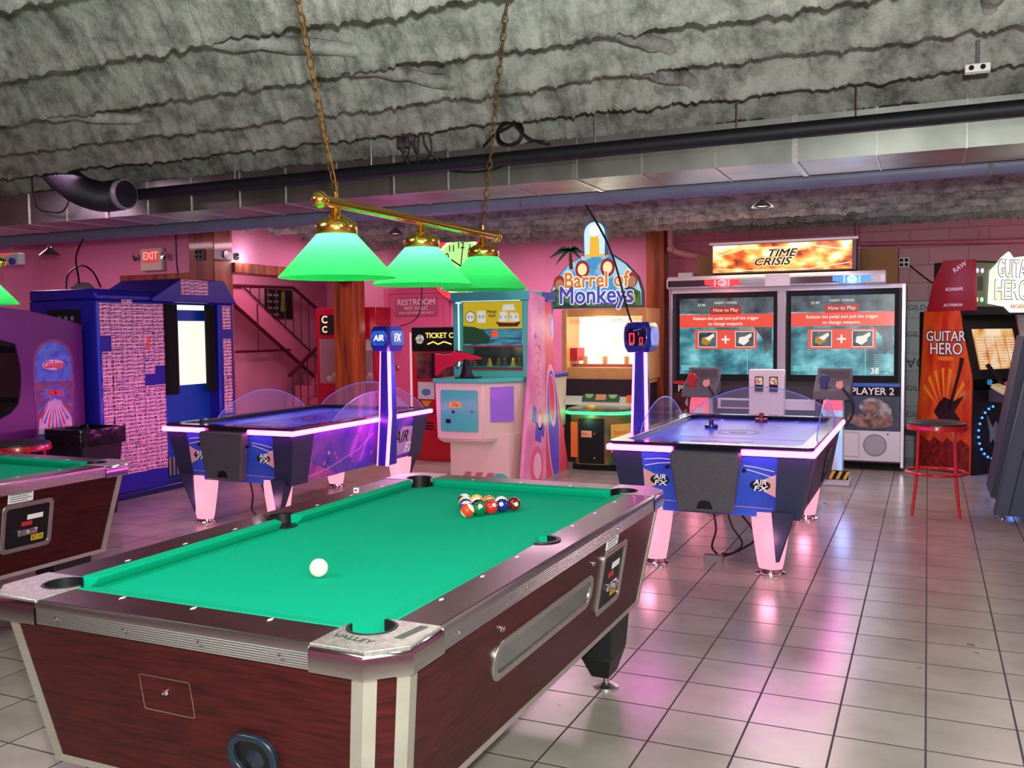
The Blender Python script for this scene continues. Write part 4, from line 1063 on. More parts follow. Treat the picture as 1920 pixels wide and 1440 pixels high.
# ------------------------------------------------------------------ shooting gallery (two, back to back)
def gallery(art):
    front_art = art == 'pirate'
    if front_art:
        t = thing('shooting_game', 'teal and cream shooting gallery with red toy rifle and pirate ship glass', 'arcade game', (-4.0, 7.92, 0))
    else:
        t = thing('shooting_game', 'pink and blue shooting gallery turned away with blue swirl on red side', 'arcade game', (-4.0, 9.50, 0), PI)
    TEAL = mat('teal_laminate', (76, 196, 176), .35) if front_art else mat('royal_blue_laminate', (60, 60, 180), .35)
    CREAM = mat('cream_laminate', (222, 210, 184), .4)
    GP = mat('pink_side_laminate', (244, 168, 200), .35, rgb2=(226, 130, 180), scale=4)
    # pedestal
    MB().prism([(-.30, .14), (.34, .14), (.40, .74), (-.40, .74)], 0, .50, CREAM).build('pedestal', t)
    # console with cut right corner (plan)
    plan = [(-.39, 0), (.13, 0), (.38, .34), (.38, .70), (-.39, .72)]
    plan2 = [(-.33, .05), (.12, .05), (.30, .36), (.30, .72), (-.33, .72)]
    plm = [(-.37, .0), (.13, .0), (.34, .32), (.36, .72), (-.37, .72)]
    MB().prism(plan2, .42, .46, CREAM, pts2=plm).prism(plm, .46, 1.01, CREAM, pts2=plan).build('console', t, bevel=.012)
    MB().prism([(-.405, -.015), (.14, -.015), (.40, .335), (.40, .74), (-.405, .74)], 1.01, 1.05, TEAL).build('console_top', t, bevel=.006)
    mb = MB(FRONT(-.12, -.003, .74)); mb.poly(rrect(-.2, .2, -.20, .20, .02, 4), mat('teal_coin_door', (70, 200, 176), .3), d=.012); cd = mb.build('coin_door', t, bevel=.003)
    mb = MB(FRONT(-.12, -.0155, .74)); mb.rect(-.10, .02, .03, .09, mat('yellow_plate', (232, 180, 50), .4), d=.004); mb.text('25¢', .05, BLACK, Matrix.Translation((-.04, .06, .004))); mb.build('price_plate', cd)
    mb = MB(FRONT(-.12, -.0155, .74)); mb.disc(-.06, -.01, .016, BLACK, d=.005, n=16); mb.rect(-.14, -.09, -.12, -.08, BLACK, d=.006); mb.disc(.145, .0, .016, CHROME, d=.01, n=16); mb.build('coin_slot', cd)
    # violet panel on the slanted side of the console
    MB(frame((.255, .17, .78), (.25, .34, 0), (0, 0, 1))).rect(-.13, .13, -.15, .19, mat('violet_panel', (150, 120, 220), .2, coat=.4), d=.004).build('side_window_panel', t)
    # head cabinet
    H0, H1 = 1.05, 1.90
    GX = .42
    mb = MB()
    mb.b(-.41, GX, .46, .77, H0-.2, H0+.10, TEAL)
    mb.b(-.41, -.31, .44, .77, H0, H1-.06, TEAL); mb.b(.36, GX, .44, .77, H0, H1-.06, TEAL); mb.b(-.43, GX+.02, .42, .77, H1-.09, H1, TEAL)
    mb.b(-.41, GX, .74, .77, H0, H1, CREAM)
    mb.build('head_frame', t, bevel=.006)
    if front_art:
        M = FRONT(0, .46, 0)
        Yl = emat('backlit_yellow', [(0, (232, 200, 30))], strength=.62); Sea = emat('backlit_sea', [(.4, (30, 110, 150)), (.6, (90, 190, 210))], scale=8, strength=.45, stretch=(1, 1, 6)); Isl = emat('backlit_island', [(0, (20, 90, 50))], strength=.4); Hull = emat('backlit_hull', [(0, (110, 20, 30))], strength=.5); Sail = emat('backlit_sail', [(0, (235, 235, 225))], strength=.7)
        mb = MB(M)
        mb.rect(-.30, .35, 1.36, 1.80, Sea, d=.003)
        mb.rect(-.30, .35, 1.53, 1.80, Yl, z=.003, d=.001)
        mb.poly([(-.30, 1.38), (-.02, 1.38), (.0, 1.44), (-.08, 1.52), (-.18, 1.55), (-.30, 1.56)], Isl, z=.004, d=.001)
        mb.poly([(.10, 1.55), (.30, 1.55), (.34, 1.60), (.26, 1.585), (.12, 1.59), (.06, 1.60)], Hull, z=.004, d=.001)
        mb.poly([(.10, 1.60), (.20, 1.60), (.19, 1.70), (.11, 1.70)], Sail, z=.004, d=.001); mb.poly([(.21, 1.60), (.32, 1.60), (.31, 1.68), (.22, 1.69)], Sail, z=.004, d=.001); mb.poly([(.13, 1.71), (.28, 1.71), (.26, 1.77), (.15, 1.77)], Sail, z=.004, d=.001)
        mb.disc(-.22, 1.65, .055, Sail, z=.004, d=.001, n=20); mb.loop(-.22, 1.65, .055, .006, MBLACK, z=.005, d=.001); mb.rect(-.14, -.05, 1.59, 1.71, Sail, z=.004, d=.001)
        for xx in (-.24, -.20, -.115, -.075): mb.text('0', .045, MBLACK, Matrix.Translation((xx, 1.65, .006)))
        for k, ch in enumerate('0000'): mb.text(ch, .035, MBLACK, Matrix.Translation((.12+k*.055, 1.645, .006)))
        mb.text('Pirate', .045, Hull, Matrix.Translation((.02, 1.70, .006)), off=.001); mb.text('Gold', .04, Hull, Matrix.Translation((.02, 1.66, .006)), off=.001)
        mb.rect(.02, .08, 1.45, 1.51, emat('red_lit_box', [(0, (255, 60, 20))], strength=1.3), z=.004, d=.002)
        mb.build('scoring_glass', t)
        TGT = mat('target_scene', (70, 80, 70), .5, rgb2=(16, 22, 26), scale=9)
        mb = MB(); mb.b(-.31, .36, .71, .73, 1.13, 1.36, TGT); mb.build('target_backdrop', t)
        for k in range(7):
            MB().lathe([(0, 0), (.03, .005), (.034, .03), (.02, .06), (.018, .09), (0, .11)], mat('target_'+str(k % 3), ((120, 90, 50), (60, 70, 60), (210, 180, 60))[k % 3], .5), (-.25+k*.085, .60+.03*(k % 2), 1.13), 14).build('target_figure', t)
        TG = mat('display_window', (60, 80, 80), .05, alpha=.18, coat=.5)
        MB(M).rect(-.31, .36, 1.12, 1.35, TG, d=.004).build('window_glass', t)
        mb = MB(M); RT = mat('red_bead_trim', (170, 40, 50), .4)
        mb.rect(-.31, .36, 1.345, 1.36, RT, z=.004, d=.004); mb.rect(-.31, .36, 1.115, 1.13, RT, z=.004, d=.004); mb.build('bead_trim', t)
        NW = emat('white_tube', [(0, (225, 240, 255))], strength=1.6)
        MB(M).rect(-.348, -.338, 1.14, 1.80, NW, z=.02, d=.008).rect(-.375, -.31, 1.79, 1.80, NW, z=.02, d=.008).rect(-.31, .34, 1.805, 1.812, NW, z=.02, d=.008).build('light_tube', t)
        # rifle
        PG = mat('red_toy_rifle', (214, 40, 70), .3, coat=.4)
        g = MB(); g.lathe([(.075, 1.05), (.075, 1.056), (.055, 1.10), (.035, 1.20), (.028, 1.235), (0, 1.235)], BLACK, (-.12, .16, 0), 16)
        g.box((-.10, .16, 1.055), (.20, .20, .012), BLACK); st_ = g.build('gun_stand', t)
        g = MB(FRONT(0, .16+.02, 0))
        g.prism([(-.47, 1.075), (-.45, 1.07), (-.34, 1.15), (-.25, 1.165), (-.21, 1.21), (-.02, 1.228), (.04, 1.232), (.04, 1.25), (-.10, 1.295), (-.25, 1.315), (-.29, 1.285), (-.36, 1.28), (-.47, 1.29)], 0, .038, PG)
        rf = g.build('toy_rifle', t, bevel=.008)
        MB(FRONT(0, .175, 0)).prism([(-.495, 1.06), (-.468, 1.06), (-.468, 1.295), (-.495, 1.29)], -.005, .045, BLACK).build('butt_plate', rf)
        MB().tube([(-.24, .16, 1.32), (-.03, .16, 1.275)], .006, BLACK, 6).tube([(-.24, .16, 1.18), (-.22, .16, 1.14), (-.17, .16, 1.18)], .006, BLACK, 6).build('sight_rod', rf)
        # stripes and circle on the pedestal
        mb = MB(frame((0, .139, 0), (1, 0, 0), (0, 0, 1)))
        SR = mat('dusty_red_stripe', (196, 110, 112), .5)
        for k in range(3): mb.poly([(-.20+k*.12, .02), (-.12+k*.12, .02), (-.06+k*.12, .13), (-.13+k*.12, .13)], SR, d=.002)
        mb.disc(.24, .06, .09, mat('teal_laminate', (70, 190, 190), .35), d=.002, ry=.07); mb.build('pedestal_graphic', t)
    # side wing (tall side panel) on the visible side
    s = 1 if front_art else -1
    M = RIGHT(.425, 0, 0) if front_art else LEFT(-.405, 0, 0)
    d = 1 if front_art else -1
    wing = [(.16, 0), (.775, 0), (.775, 1.84), (.44, 1.89), (.38, 1.05)] if front_art else [(.10, 0), (.775, 0), (.775, 1.80), (.58, 1.80), (.50, 1.05)]
    if d < 0: wing = [(-a, b) for a, b in wing][::-1]
    PW = GP if front_art else mat('coral_side_laminate', (240, 84, 110), .35)
    wg = MB(M).prism(wing, 0, .04, PW).build('side_wing', t, bevel=.004)
    mb = MB(M @ Matrix.Translation((-.10 if front_art else .14, 0, 0)))
    VI = mat('violet_art', (110, 90, 210), .35); CO = mat('coral_art', (236, 110, 140), .4); LP = mat('light_pink_art', (250, 196, 220), .4)
    if front_art:
        mb.disc(.62, .16, .17, CO, z=.04, d=.001, ry=.2); mb.disc(.64, .16, .10, LP, z=.0405, d=.002, ry=.13)
        for (x, y, w_, h_) in ((.52, .62, .10, .16), (.58, .42, .16, .18), (.74, .46, .08, .12)): mb.poly([(x, y), (x+w_, y-.04), (x+w_+.02, y+h_-.05), (x+.03, y+h_)], VI, z=.04, d=.001)
        mb.disc(.72, .62, .08, CO, z=.04, d=.001, ry=.11); mb.disc(.71, .60, .05, LP, z=.0405, d=.0015, ry=.07)
        for k in range(7): mb.line([(.62+.05*math.sin(k*2.1), .85+k*.08), (.66+.05*math.cos(k*1.7), .90+k*.08), (.72, .86+k*.08)], .012, CO, z=.04, d=.001)
        mb.disc(.62, 1.45, .03, VI, z=.04, d=.001)
        mb.line([(.70, 1.28), (.76, 1.4), (.70, 1.46), (.66, 1.38), (.78, 1.30), (.74, 1.22)], .012, CO, z=.04, d=.001)
    else:
        mb.disc(-.70, .55, .17, LP, z=.04, d=.001, ry=.62, rot=.12); mb.disc(-.69, .52, .15, VI, z=.0405, d=.0015, ry=.58, rot=.12)
        mb.disc(-.72, .78, .09, LP, z=.0415, d=.0015, ry=.28, rot=.12); mb.disc(-.73, .80, .07, mat('coral_side_laminate', (240, 84, 110), .35), z=.042, d=.002, ry=.25, rot=.12)
        mb.disc(-.74, 1.55, .05, LP, z=.04, d=.001, ry=.13, rot=.3); mb.disc(-.74, 1.55, .04, VI, z=.0405, d=.0015, ry=.11, rot=.3)
    mb.build('wing_graphic', wg)
    return t
gallery('pirate'); gallery('swirl')
lamp('gallery_light', 'POINT', (-3.85, 8.5, 1.33), .8, (1, .9, .5), .03)

# ------------------------------------------------------------------ barrel game
def barrel_game():
    t = thing('arcade_game', 'jungle themed redemption game with green lit edge and domed barrel sign', 'arcade game', (-3.35, 9.35, 0))
    GR = mat('jungle_green', (60, 110, 60), .4, rgb2=(150, 110, 60), scale=6)
    TAN = mat('bamboo_tan', (222, 170, 100), .4, var=.12, scale=10)
    MB().b(-.45, .48, .55, 1.15, 0, .95, mat('dark_cabinet', (40, 26, 34), .5)).build('rear_cabinet', t)
    # semi-circular console
    def plan(r, w): return [(-w+.225, .65), (-w+.225, .1)]+arc(-w+.325, .1, .1, 180, 270, 5)+arc(w-.25, .25, .25, 270, 360, 8)+[(w, .65)]
    body = MB().prism(plan(.2, .36), .06, .60, GR, pts2=plan(.2, .42)).build('console', t)
    MB().prism(plan(.2, .46), .63, .66, mat('console_top_art', (120, 116, 90), .25, rgb2=(70, 90, 70), scale=7, coat=.4)).build('console_top', t)
    G = emat('green_edge_light', [(0, (60, 255, 140))], strength=2.2)
    MB().prism(plan(.2, .475), .60, .632, G).build('edge_light', t)
    MB().b(-.16, .38, .04, .60, 0, .06, MBLACK).build('base', t)
    MB(FRONT(0, -.012, 0)).rect(-.06, .22, .08, .56, MBLACK, d=.02).build('coin_door', t)
    mb = MB(FRONT(0, -.034, 0)); mb.rect(-.03, .09, .36, .43, mat('pale_label', (230, 150, 120), .4), d=.003); mb.text('00:50', .03, RED, Matrix.Translation((.01, .395, .003))); mb.disc(.12, .40, .01, CHROME, d=.006, n=10); mb.disc(.12, .14, .01, CHROME, d=.006, n=10); mb.build('price_label', t)
    MB(FRONT(0, -.008, 0)).rect(-.155, -.075, .14, .52, mat('orange_door', (236, 120, 50), .4), d=.015).build('ticket_door', t)
    MB(frame((.36, .10, .33), (.25, .35, 0), (0, 0, 1))).rect(-.12, .14, -.13, .17, mat('banner_yellow', (226, 190, 80), .4), d=.004).text('Monkeys', .075, mat('violet_letters', (90, 80, 190), .4), Matrix.Translation((.0, -.03, .005)), off=.002).text('Barrel', .07, mat('orange_letters', (240, 140, 50), .4), Matrix.Translation((-.0, .08, .005)), off=.002).build('side_banner', t)
    MB().lathe([(0, .66), (.055, .66), (.055, .672), (.03, .685), (0, .687)], mat('yellow_button', (240, 200, 30), .3, coat=.5), (.0, .22, 0), 24).build('push_button', t)
    # sloping control fascia
    MB().prism([(.50, .66), (.62, .90), (.70, .90), (.70, .66)], -.46, .52, mat('cream_fascia', (210, 220, 190), .4), frame((0, 0, 0), (0, 1, 0), (0, 0, 1))).build('fascia', t)
    M = frame((0, .555, .78), (1, 0, 0), (0, .12, .24))
    mb = MB(M); mb.rect(-.22, .22, -.09, .09, mat('fascia_green', (50, 100, 70), .4), d=.004); mb.rect(-.06, .06, -.07, .0, TAN, z=.004, d=.002); mb.disc(-.14, 0, .05, mat('leaf_lime', (150, 210, 120), .4), z=.004, d=.002); mb.disc(.14, 0, .05, mat('leaf_lime', (150, 210, 120), .4), z=.004, d=.002); mb.rect(.30, .46, -.09, .09, mat('orange_door', (236, 120, 50), .4), d=.004); mb.build('instruction_panel', t)
    # bright play window
    mb = MB(); mb.b(-.45, .50, .62, 1.15, .90, 1.08, TAN); mb.b(-.45, .50, .62, 1.15, 1.66, 1.745, TAN); mb.b(.46, .52, .60, 1.15, .95, 1.745, TAN); mb.b(-.49, -.43, .60, 1.15, .95, 1.745, TAN)
    mb.b(-.45, .5, 1.10, 1.15, .9, 1.74, TAN); mb.build('display_frame', t, bevel=.006)
    LIT = emat('bright_play_scene', [(.30, (255, 190, 120)), (.42, (255, 250, 225)), (.7, (255, 255, 245))], scale=3.5, strength=1.3)
    MB().b(-.43, .46, 1.02, 1.04, 1.10, 1.67, LIT).build('lit_scene', t)
    mb = MB()
    for x in (-.30, -.06, .20): mb.b(x-.02, x+.02, .85, .9, 1.08, 1.2, TAN)
    mb.b(-.43, .46, .80, .95, 1.08, 1.11, mat('play_deck_red', (170, 90, 80), .5)); mb.build('play_deck', t)
    MB().b(-.43, -.34, .70, .95, 1.15, 1.30, mat('red_block', (190, 40, 50), .4)).build('red_block', t)
    mb = MB(FRONT(0, .7, 0)); LT = emat('orange_led_text', [(0, (255, 110, 70))], strength=1.4)
    mb.text('DEMO MODE', .065, LT, Matrix.Translation((.26, 1.61, 0))); mb.text('000', .08, LT, Matrix.Translation((-.36, 1.60, 0))); mb.build('led_text', t)
    # barrel shaped sign
    SG = emat('backlit_sky_sign', [(.4, (80, 160, 215)), (.55, (180, 222, 245))], scale=6, strength=.9)
    GRN = emat('backlit_foliage', [(.4, (20, 90, 50)), (.6, (110, 150, 90))], scale=10, strength=.5)
    M = FRONT(-.09, .62, 0); M0 = M; M = M @ Matrix.Translation((0, 1.755, 0)) @ Matrix.Diagonal((1, 1.22, 1, 1)) @ Matrix.Translation((0, -1.86, 0))
    out = [(-.56, 1.86), (.56, 1.86), (.555, 2.0), (.50, 2.14), (.36, 2.26), (.2, 2.35), (-.15, 2.35), (-.34, 2.26), (-.48, 2.14), (-.55, 2.0)]
    sg = MB(M).prism(out, -.08, 0, mat('sign_case', (70, 90, 80), .5)).poly([(a*.97, 1.875+(b-1.86)*.96) for a, b in out], SG, d=.004).build('sign_board', t)
    mb = MB(M)
    mb.poly([(-.54, 1.875), (.54, 1.875), (.53, 2.0), (.40, 2.06), (.2, 1.95), (-.2, 1.93), (-.40, 2.08), (-.53, 2.02)], GRN, z=.004, d=.001)
    RB = emat('backlit_red_brown', [(0, (196, 60, 50))], strength=.6); CR = emat('backlit_cream', [(0, (255, 225, 170))], strength=1.1)
    for (x, z) in ((-.15, 2.22), (.15, 2.23)): mb.disc(x, z, .085, RB, z=.005, d=.001, n=20); mb.disc(x, z, .055, CR, z=.006, d=.001, n=20)
    for (x, z) in ((-.43, 2.10), (.43, 2.11)): mb.disc(x, z, .07, RB, z=.005, d=.001, n=20); mb.disc(x, z-.015, .05, emat('backlit_tan', [(0, (220, 160, 110))], strength=.6), z=.006, d=.001, n=20)
    mb.build('sign_foliage', sg)
    OU = emat('white_outline', [(0, (250, 250, 255))], strength=1.1); OR = emat('orange_sign_letters', [(0, (240, 140, 50))], strength=.85); VIO = emat('violet_sign_letters', [(0, (86, 80, 190))], strength=.8)
    mb = MB(M)
    for tx, y, sz, c in (('Barrel of', 2.115, .20, OR), ('Monkeys', 1.975, .23, VIO)):
        mb.text(tx, sz, OU, Matrix.Translation((.01, y, .008)), off=.013, ext=.002, sx=1.08); mb.text(tx, sz, c, Matrix.Translation((.01, y, .012)), off=.005, ext=.002, sx=1.08)
    mb.line([(.02, 1.89), (.15, 1.90), (.26, 1.885)], .012, VIO, z=.010, d=.002); mb.rect(.40, .47, 1.91, 1.98, emat('yellow_badge', [(0, (220, 220, 40))], strength=.7), z=.008, d=.002)
    mb.build('sign_lettering', sg)
    M = M0
    bd = [(-.13, 2.33), (.13, 2.33), (.135, 2.55)]+arc(0, 2.60, .135, 0, 180, 12)+[(-.135, 2.55)]
    tw = MB(M).prism(bd, -.08, .01, mat('dome_case', (120, 180, 220), .3)).poly([(a*.9, 2.33+(b-2.33)*.96) for a, b in bd], emat('dome_lit', [(0, (200, 235, 255))], strength=1.1), d=.004, z=.01).build('dome_tower', t)
    mb = MB(M); OY = emat('orange_lit_shape', [(0, (255, 180, 60))], strength=1.1)
    mb.poly([(-.06, 2.34), (.06, 2.34), (.055, 2.50), (.04, 2.58), (-.04, 2.58), (-.055, 2.50)], OY, z=.014, d=.001); mb.disc(0, 2.62, .065, emat('dome_white', [(0, (255, 250, 225))], strength=1.3), z=.0145, d=.001, n=20); mb.rect(-.12, .12, 2.33, 2.36, OY, z=.0148, d=.001); mb.build('dome_artwork', tw)
    # palm tree
    PG = mat('palm_green', (50, 110, 84), .4); mb = MB(M)
    for a_, l_ in ((20, .2), (55, .2), (100, .17), (140, .22), (175, .26), (215, .22), (-20, .16)):
        c, s = math.cos(math.radians(a_)), math.sin(math.radians(a_)); x0, y0 = -.30, 2.42
        pts = []; q = []
        for i in range(7):
            u = i/6; x = x0+c*l_*u; y = y0+s*l_*.6*u-.10*u*u; wd = .022*math.sin(PI*(.15+.85*u))
            pts.append((x, y+wd)); q.append((x, y-wd))
        mb.poly(pts+q[::-1], PG, d=.006)
    mb.build('palm_leaves', t)
    MB(M).prism([(-.31, 2.2), (-.26, 2.2), (-.285, 2.42), (-.31, 2.42)], -.01, .005, mat('palm_trunk', (130, 80, 50), .6)).build('palm_trunk', t)
    return t
barrel_game()
lamp('barrel_game_light', 'POINT', (-3.35, 10.0, 1.55), 9, (1, .9, .7), .15)
lamp('barrel_edge_light', 'POINT', (-3.3, 9.28, .55), 1.5, (.3, 1, .5), .05)
# ------------------------------------------------------------------ twin screen shooting game
def crisis():
    t = thing('arcade_game', 'large white twin screen shooting game with glowing orange marquee', 'arcade game', (-1.447, 10.35, 0))
    W = 1.225
    SIL = mat('silver_edge', (190, 186, 196), .25, .8)
    mb = MB(); mb.b(-W, W, .04, .95, .08, 1.93, mat('crisis_shell', (60, 54, 62), .45)); mb.build('cabinet', t)
    for s in (-1, 1): MB().b(s*(W-.025), s*(W+.01), -.015, .95, .04, 1.95, SIL).build('side_edge', t, bevel=.004)
    MB().b(-.045, .045, -.01, .06, .9, 1.93, SIL).build('centre_mullion', t, bevel=.004)
    MB().b(-W, W, -.012, .05, 1.905, 1.95, WHITE).build('top_edge', t, bevel=.004)
    # lower panels
    MB().b(-W+.02, W-.02, 0, .06, .10, .42, WHITE).build('lower_panel', t, bevel=.004)
    GRL = mat('speaker_grille_grey', (176, 172, 178), .7, bump=.6, bscale=200)
    for s in (-1, 1): MB(FRONT(0, -.001, 0)).disc(s*.955, .27, .105, GRL, d=.005, n=36).loop(s*.955, .27, .11, .008, MBED, d=.006).build('speaker', t)
    mb = MB(FRONT(0, -.001, 0)); ring(mb, rrect(.55, .80, .14, .40, .01, 2), rrect(.553, .797, .143, .397, .01, 2), 0, .002, MBED); mb.disc(1.08, .39, .008, MBLACK, d=.003, n=10); mb.build('service_door', t)
    # player artwork panels
    for s, txt in ((-1, 'PLAYER 1'), (1, 'PLAYER 2')):
        x0, x1 = (-1.19, -.66) if s < 0 else (.66, 1.19)
        M = FRONT(0, -.001, 0)
        mb = MB(M)
        BG = mat('panel_blue', (16, 40, 84), .35, rgb2=(6, 10, 24), scale=7) if s > 0 else mat('panel_dark_red', (90, 24, 28), .35, rgb2=(24, 8, 12), scale=7)
        mb.rect(x0, x1, .43, .92, BG, d=.004)
        mb.rect(x0, x1, .885, .92, mat('header_blue', (24, 90, 190), .35) if s > 0 else mat('header_red', (200, 40, 40), .35), z=.004, d=.002)
        mb.rect(x0, x1, .785, .885, MBLACK, z=.004, d=.001)
        mb.text(txt, .105, WPAINT, Matrix.Translation(((x0+x1)/2, .832, .006)), off=.002, sx=.98)
        # generic swirl of pale smoke instead of a character
        PS = mat('pale_swirl', (186, 180, 178), .5, rgb2=(90, 86, 96), scale=16); SK = mat('warm_stone', (170, 130, 112), .5, rgb2=(80, 52, 46), scale=14)
        cx = (x0+x1)/2
        mb.disc(cx, .68, .13, PS, z=.004, d=.001, ry=.085); mb.disc(cx+.10, .62, .09, PS, z=.0045, d=.001, ry=.10); mb.disc(cx-.01, .655, .07, SK, z=.0055, d=.001, ry=.075)
        for k in range(5): mb.disc(cx-.20+k*.09, .545, .045, SK, z=.006+.0003*k, d=.001, ry=.055)
        mb.disc(cx, .50, .2, SK, z=.0048, d=.0006, ry=.05)
        mb.build('player_panel', t)
    # black bezel and screens
    SCR = emat('screen_teal', [(.28, (24, 40, 52)), (.44, (44, 120, 135)), (.58, (96, 180, 190)), (.72, (180, 235, 235))], scale=3.2, strength=.95, stretch=(1.2, 1, 1.6), detail=5)
    SR = emat('screen_red', [(0, (240, 80, 60))], strength=.95); SRD = emat('screen_red_dark', [(0, (196, 44, 34))], strength=.75); SW = emat('screen_white', [(0, (245, 240, 225))], strength=.95)
    SDK = emat('screen_dark', [(.35, (34, 52, 62)), (.65, (100, 122, 128))], scale=6, strength=.75); SOR = emat('screen_orange', [(0, (240, 150, 70))], strength=.8); STL = emat('screen_pale_teal', [(0, (140, 225, 225))], strength=.8); SYE = emat('screen_ochre', [(0, (200, 150, 50))], strength=.7)
    for cx in (-.60, .615):
        mb = MB(FRONT(cx, 0, 0)); mb.rect(-.555, .555, .93, 1.905, MBLACK, z=-.04, d=.045); bz = mb.build('screen_bezel', t)
        sw, z0, z1 = .515, 1.0, 1.845
        MB(FRONT(cx, -.002, 0)).rect(-sw, sw, z0, z1, SCR, d=.006).build('screen', t)
        mb = MB(FRONT(cx, -.008, 0))
        mb.rect(-sw, sw, z1-.17, z1, SDK, d=.0008)
        mb.rect(-.17, .17, 1.665, 1.75, SRD, z=.001, d=.001); mb.text('How to Play', .055, SW, Matrix.Translation((0, 1.71, .002)))
        mb.rect(-sw, sw, 1.52, 1.665, SR, z=.0015, d=.001)
        mb.text('Release the pedal and pull the trigger', .048, SW, Matrix.Translation((0, 1.62, .003)), off=.0008); mb.text('to change weapons.', .048, SW, Matrix.Translation((0, 1.56, .003)), off=.0008)
        mb.rect(-.34, .34, 1.28, 1.49, SR, z=.0015, d=.001)
        for x, c in ((-.20, SYE), (.21, SW)):
            mb.rect(x-.105, x+.105, 1.30, 1.475, SW, z=.0026, d=.0006); mb.rect(x-.098, x+.098, 1.307, 1.468, SDK, z=.0033, d=.0006)
            mb.poly([(x-.07, 1.35), (x-.01, 1.32), (x+.05, 1.37), (x+.02, 1.42), (x-.06, 1.41)], c, z=.004, d=.0006); mb.poly([(x-.03, 1.40), (x+.07, 1.455), (x+.075, 1.42), (x+.02, 1.37)], SW, z=.0045, d=.0006)
        mb.rect(-.045, .045, 1.375, 1.395, SW, z=.003, d=.001); mb.rect(-.010, .010, 1.34, 1.43, SW, z=.003, d=.001)
        mb.text('INSERT COIN(S)', .035, SW, Matrix.Translation((0, 1.79, .002))); mb.text('22:40', .04, SW, Matrix.Translation((-.27, 1.77, .002)))
        for k in range(14): mb.rect(-.49+k*.013, -.482+k*.013, 1.04, 1.10, STL, z=.001, d=.001)
        for k in range(8): mb.rect(.32, .50, 1.06+k*.022, 1.066+k*.022, STL, z=.001, d=.001)
        mb.rect(.235, .242, 1.0, 1.30, STL, z=.001, d=.001)
        if cx > 0: mb.text('38', .085, SW, Matrix.Translation((.33, 1.045, .003)), off=.002); mb.text('cm', .03, SW, Matrix.Translation((.44, 1.03, .003)))
        mb.poly([(.30, 1.52), (.5, 1.52), (.5, 1.30), (.42, 1.22), (.40, 1.40)], SDK, z=.0008, d=.0006)
        mb.build('screen_image', bz)
    # curved lit header
    HB = mat('mirror_header', (160, 150, 160), .12, 1.0)
    MB(RIGHT(0, 0, 0)).prism([(-.10, 1.965), (-.10, 2.05), (-.05, 2.09), (.10, 2.10), (.10, 1.95), (-.06, 1.95)], -W-.02, W-.18, WHITE).build('header', t, bevel=.01)
    MB(FRONT(-.1, -.10, 0)).rect(-W+.1, W-.14, 1.975, 2.045, HB, d=.006).build('header_strip', t)
    MB(FRONT(-.03, -.105, 0)).rect(-.13, .13, 1.955, 2.085, WHITE, d=.015).build('header_centre', t, bevel=.004)
    for cx, nm, colr in ((-.62, 'red', (255, 50, 60)), (.72, 'blue', (60, 140, 255))):
        e1 = emat('badge_glow_'+nm, [(0, colr)], strength=1.4); e2 = emat('badge_core_'+nm, [(0, (255, 190, 190) if nm == 'red' else (200, 230, 255))], strength=1.6)
        mb = MB(FRONT(cx, -.108, 2.01)); mb.poly([(-.10, -.05), (.10, -.05), (.12, -.03), (.19, -.02), (.19, .03), (-.19, .03), (-.19, -.02), (-.12, -.03)], e1, d=.012)
        mb.loop(0, 0, .04, .008, e2, z=.012, d=.003, ry=.028); mb.rect(-.08, -.07, -.04, .03, e2, z=.012, d=.003); mb.rect(.07, .08, -.04, .03, e2, z=.012, d=.003); mb.build('header_badge', t)
    # marquee
    MQ = emat('fiery_marquee', [(.30, (60, 14, 4)), (.42, (230, 90, 20)), (.54, (255, 190, 90)), (.66, (255, 246, 220))], scale=5, strength=1.5, stretch=(1, 1, 1.6), detail=6)
    MB().b(-.80, .74, .18, .42, 2.12, 2.46, mat('marquee_case', (96, 84, 78), .5)).build('marquee_case', t)
    mb = MB(FRONT(-.04, .178, 0)); mb.rect(-.74, .74, 2.135, 2.435, MQ, d=.006); mk = mb.build('marquee', t)
    TXT = mat('marquee_ink', (40, 12, 6), .6)
    mb = MB(FRONT(-.04, .17, 0)); HOT = emat('marquee_hot', [(0, (255, 236, 190))], strength=1.2)
    mb.line([(-.72, 2.31), (-.40, 2.39), (.35, 2.395), (.72, 2.33)], .012, HOT, d=.001); mb.line([(-.72, 2.18), (-.3, 2.145), (.3, 2.145), (.72, 2.20)], .010, HOT, d=.001)
    mb.text('TIME', .115, HOT, Matrix.Translation((.0, 2.325, .001)), off=.010, shear=.35, sx=1.25); mb.text('CRISIS', .115, HOT, Matrix.Translation((-.10, 2.235, .001)), off=.010, shear=.35, sx=1.25)
    mb.text('TIME', .115, TXT, Matrix.Translation((.0, 2.325, .004)), off=.003, shear=.35, sx=1.25); mb.text('CRISIS', .115, TXT, Matrix.Translation((-.10, 2.235, .004)), off=.003, shear=.35, sx=1.25)
    mb.build('marquee_lettering', mk)
    MB().b(-.82, .76, .16, .20, 2.445, 2.47, WHITE).build('marquee_rail', t)
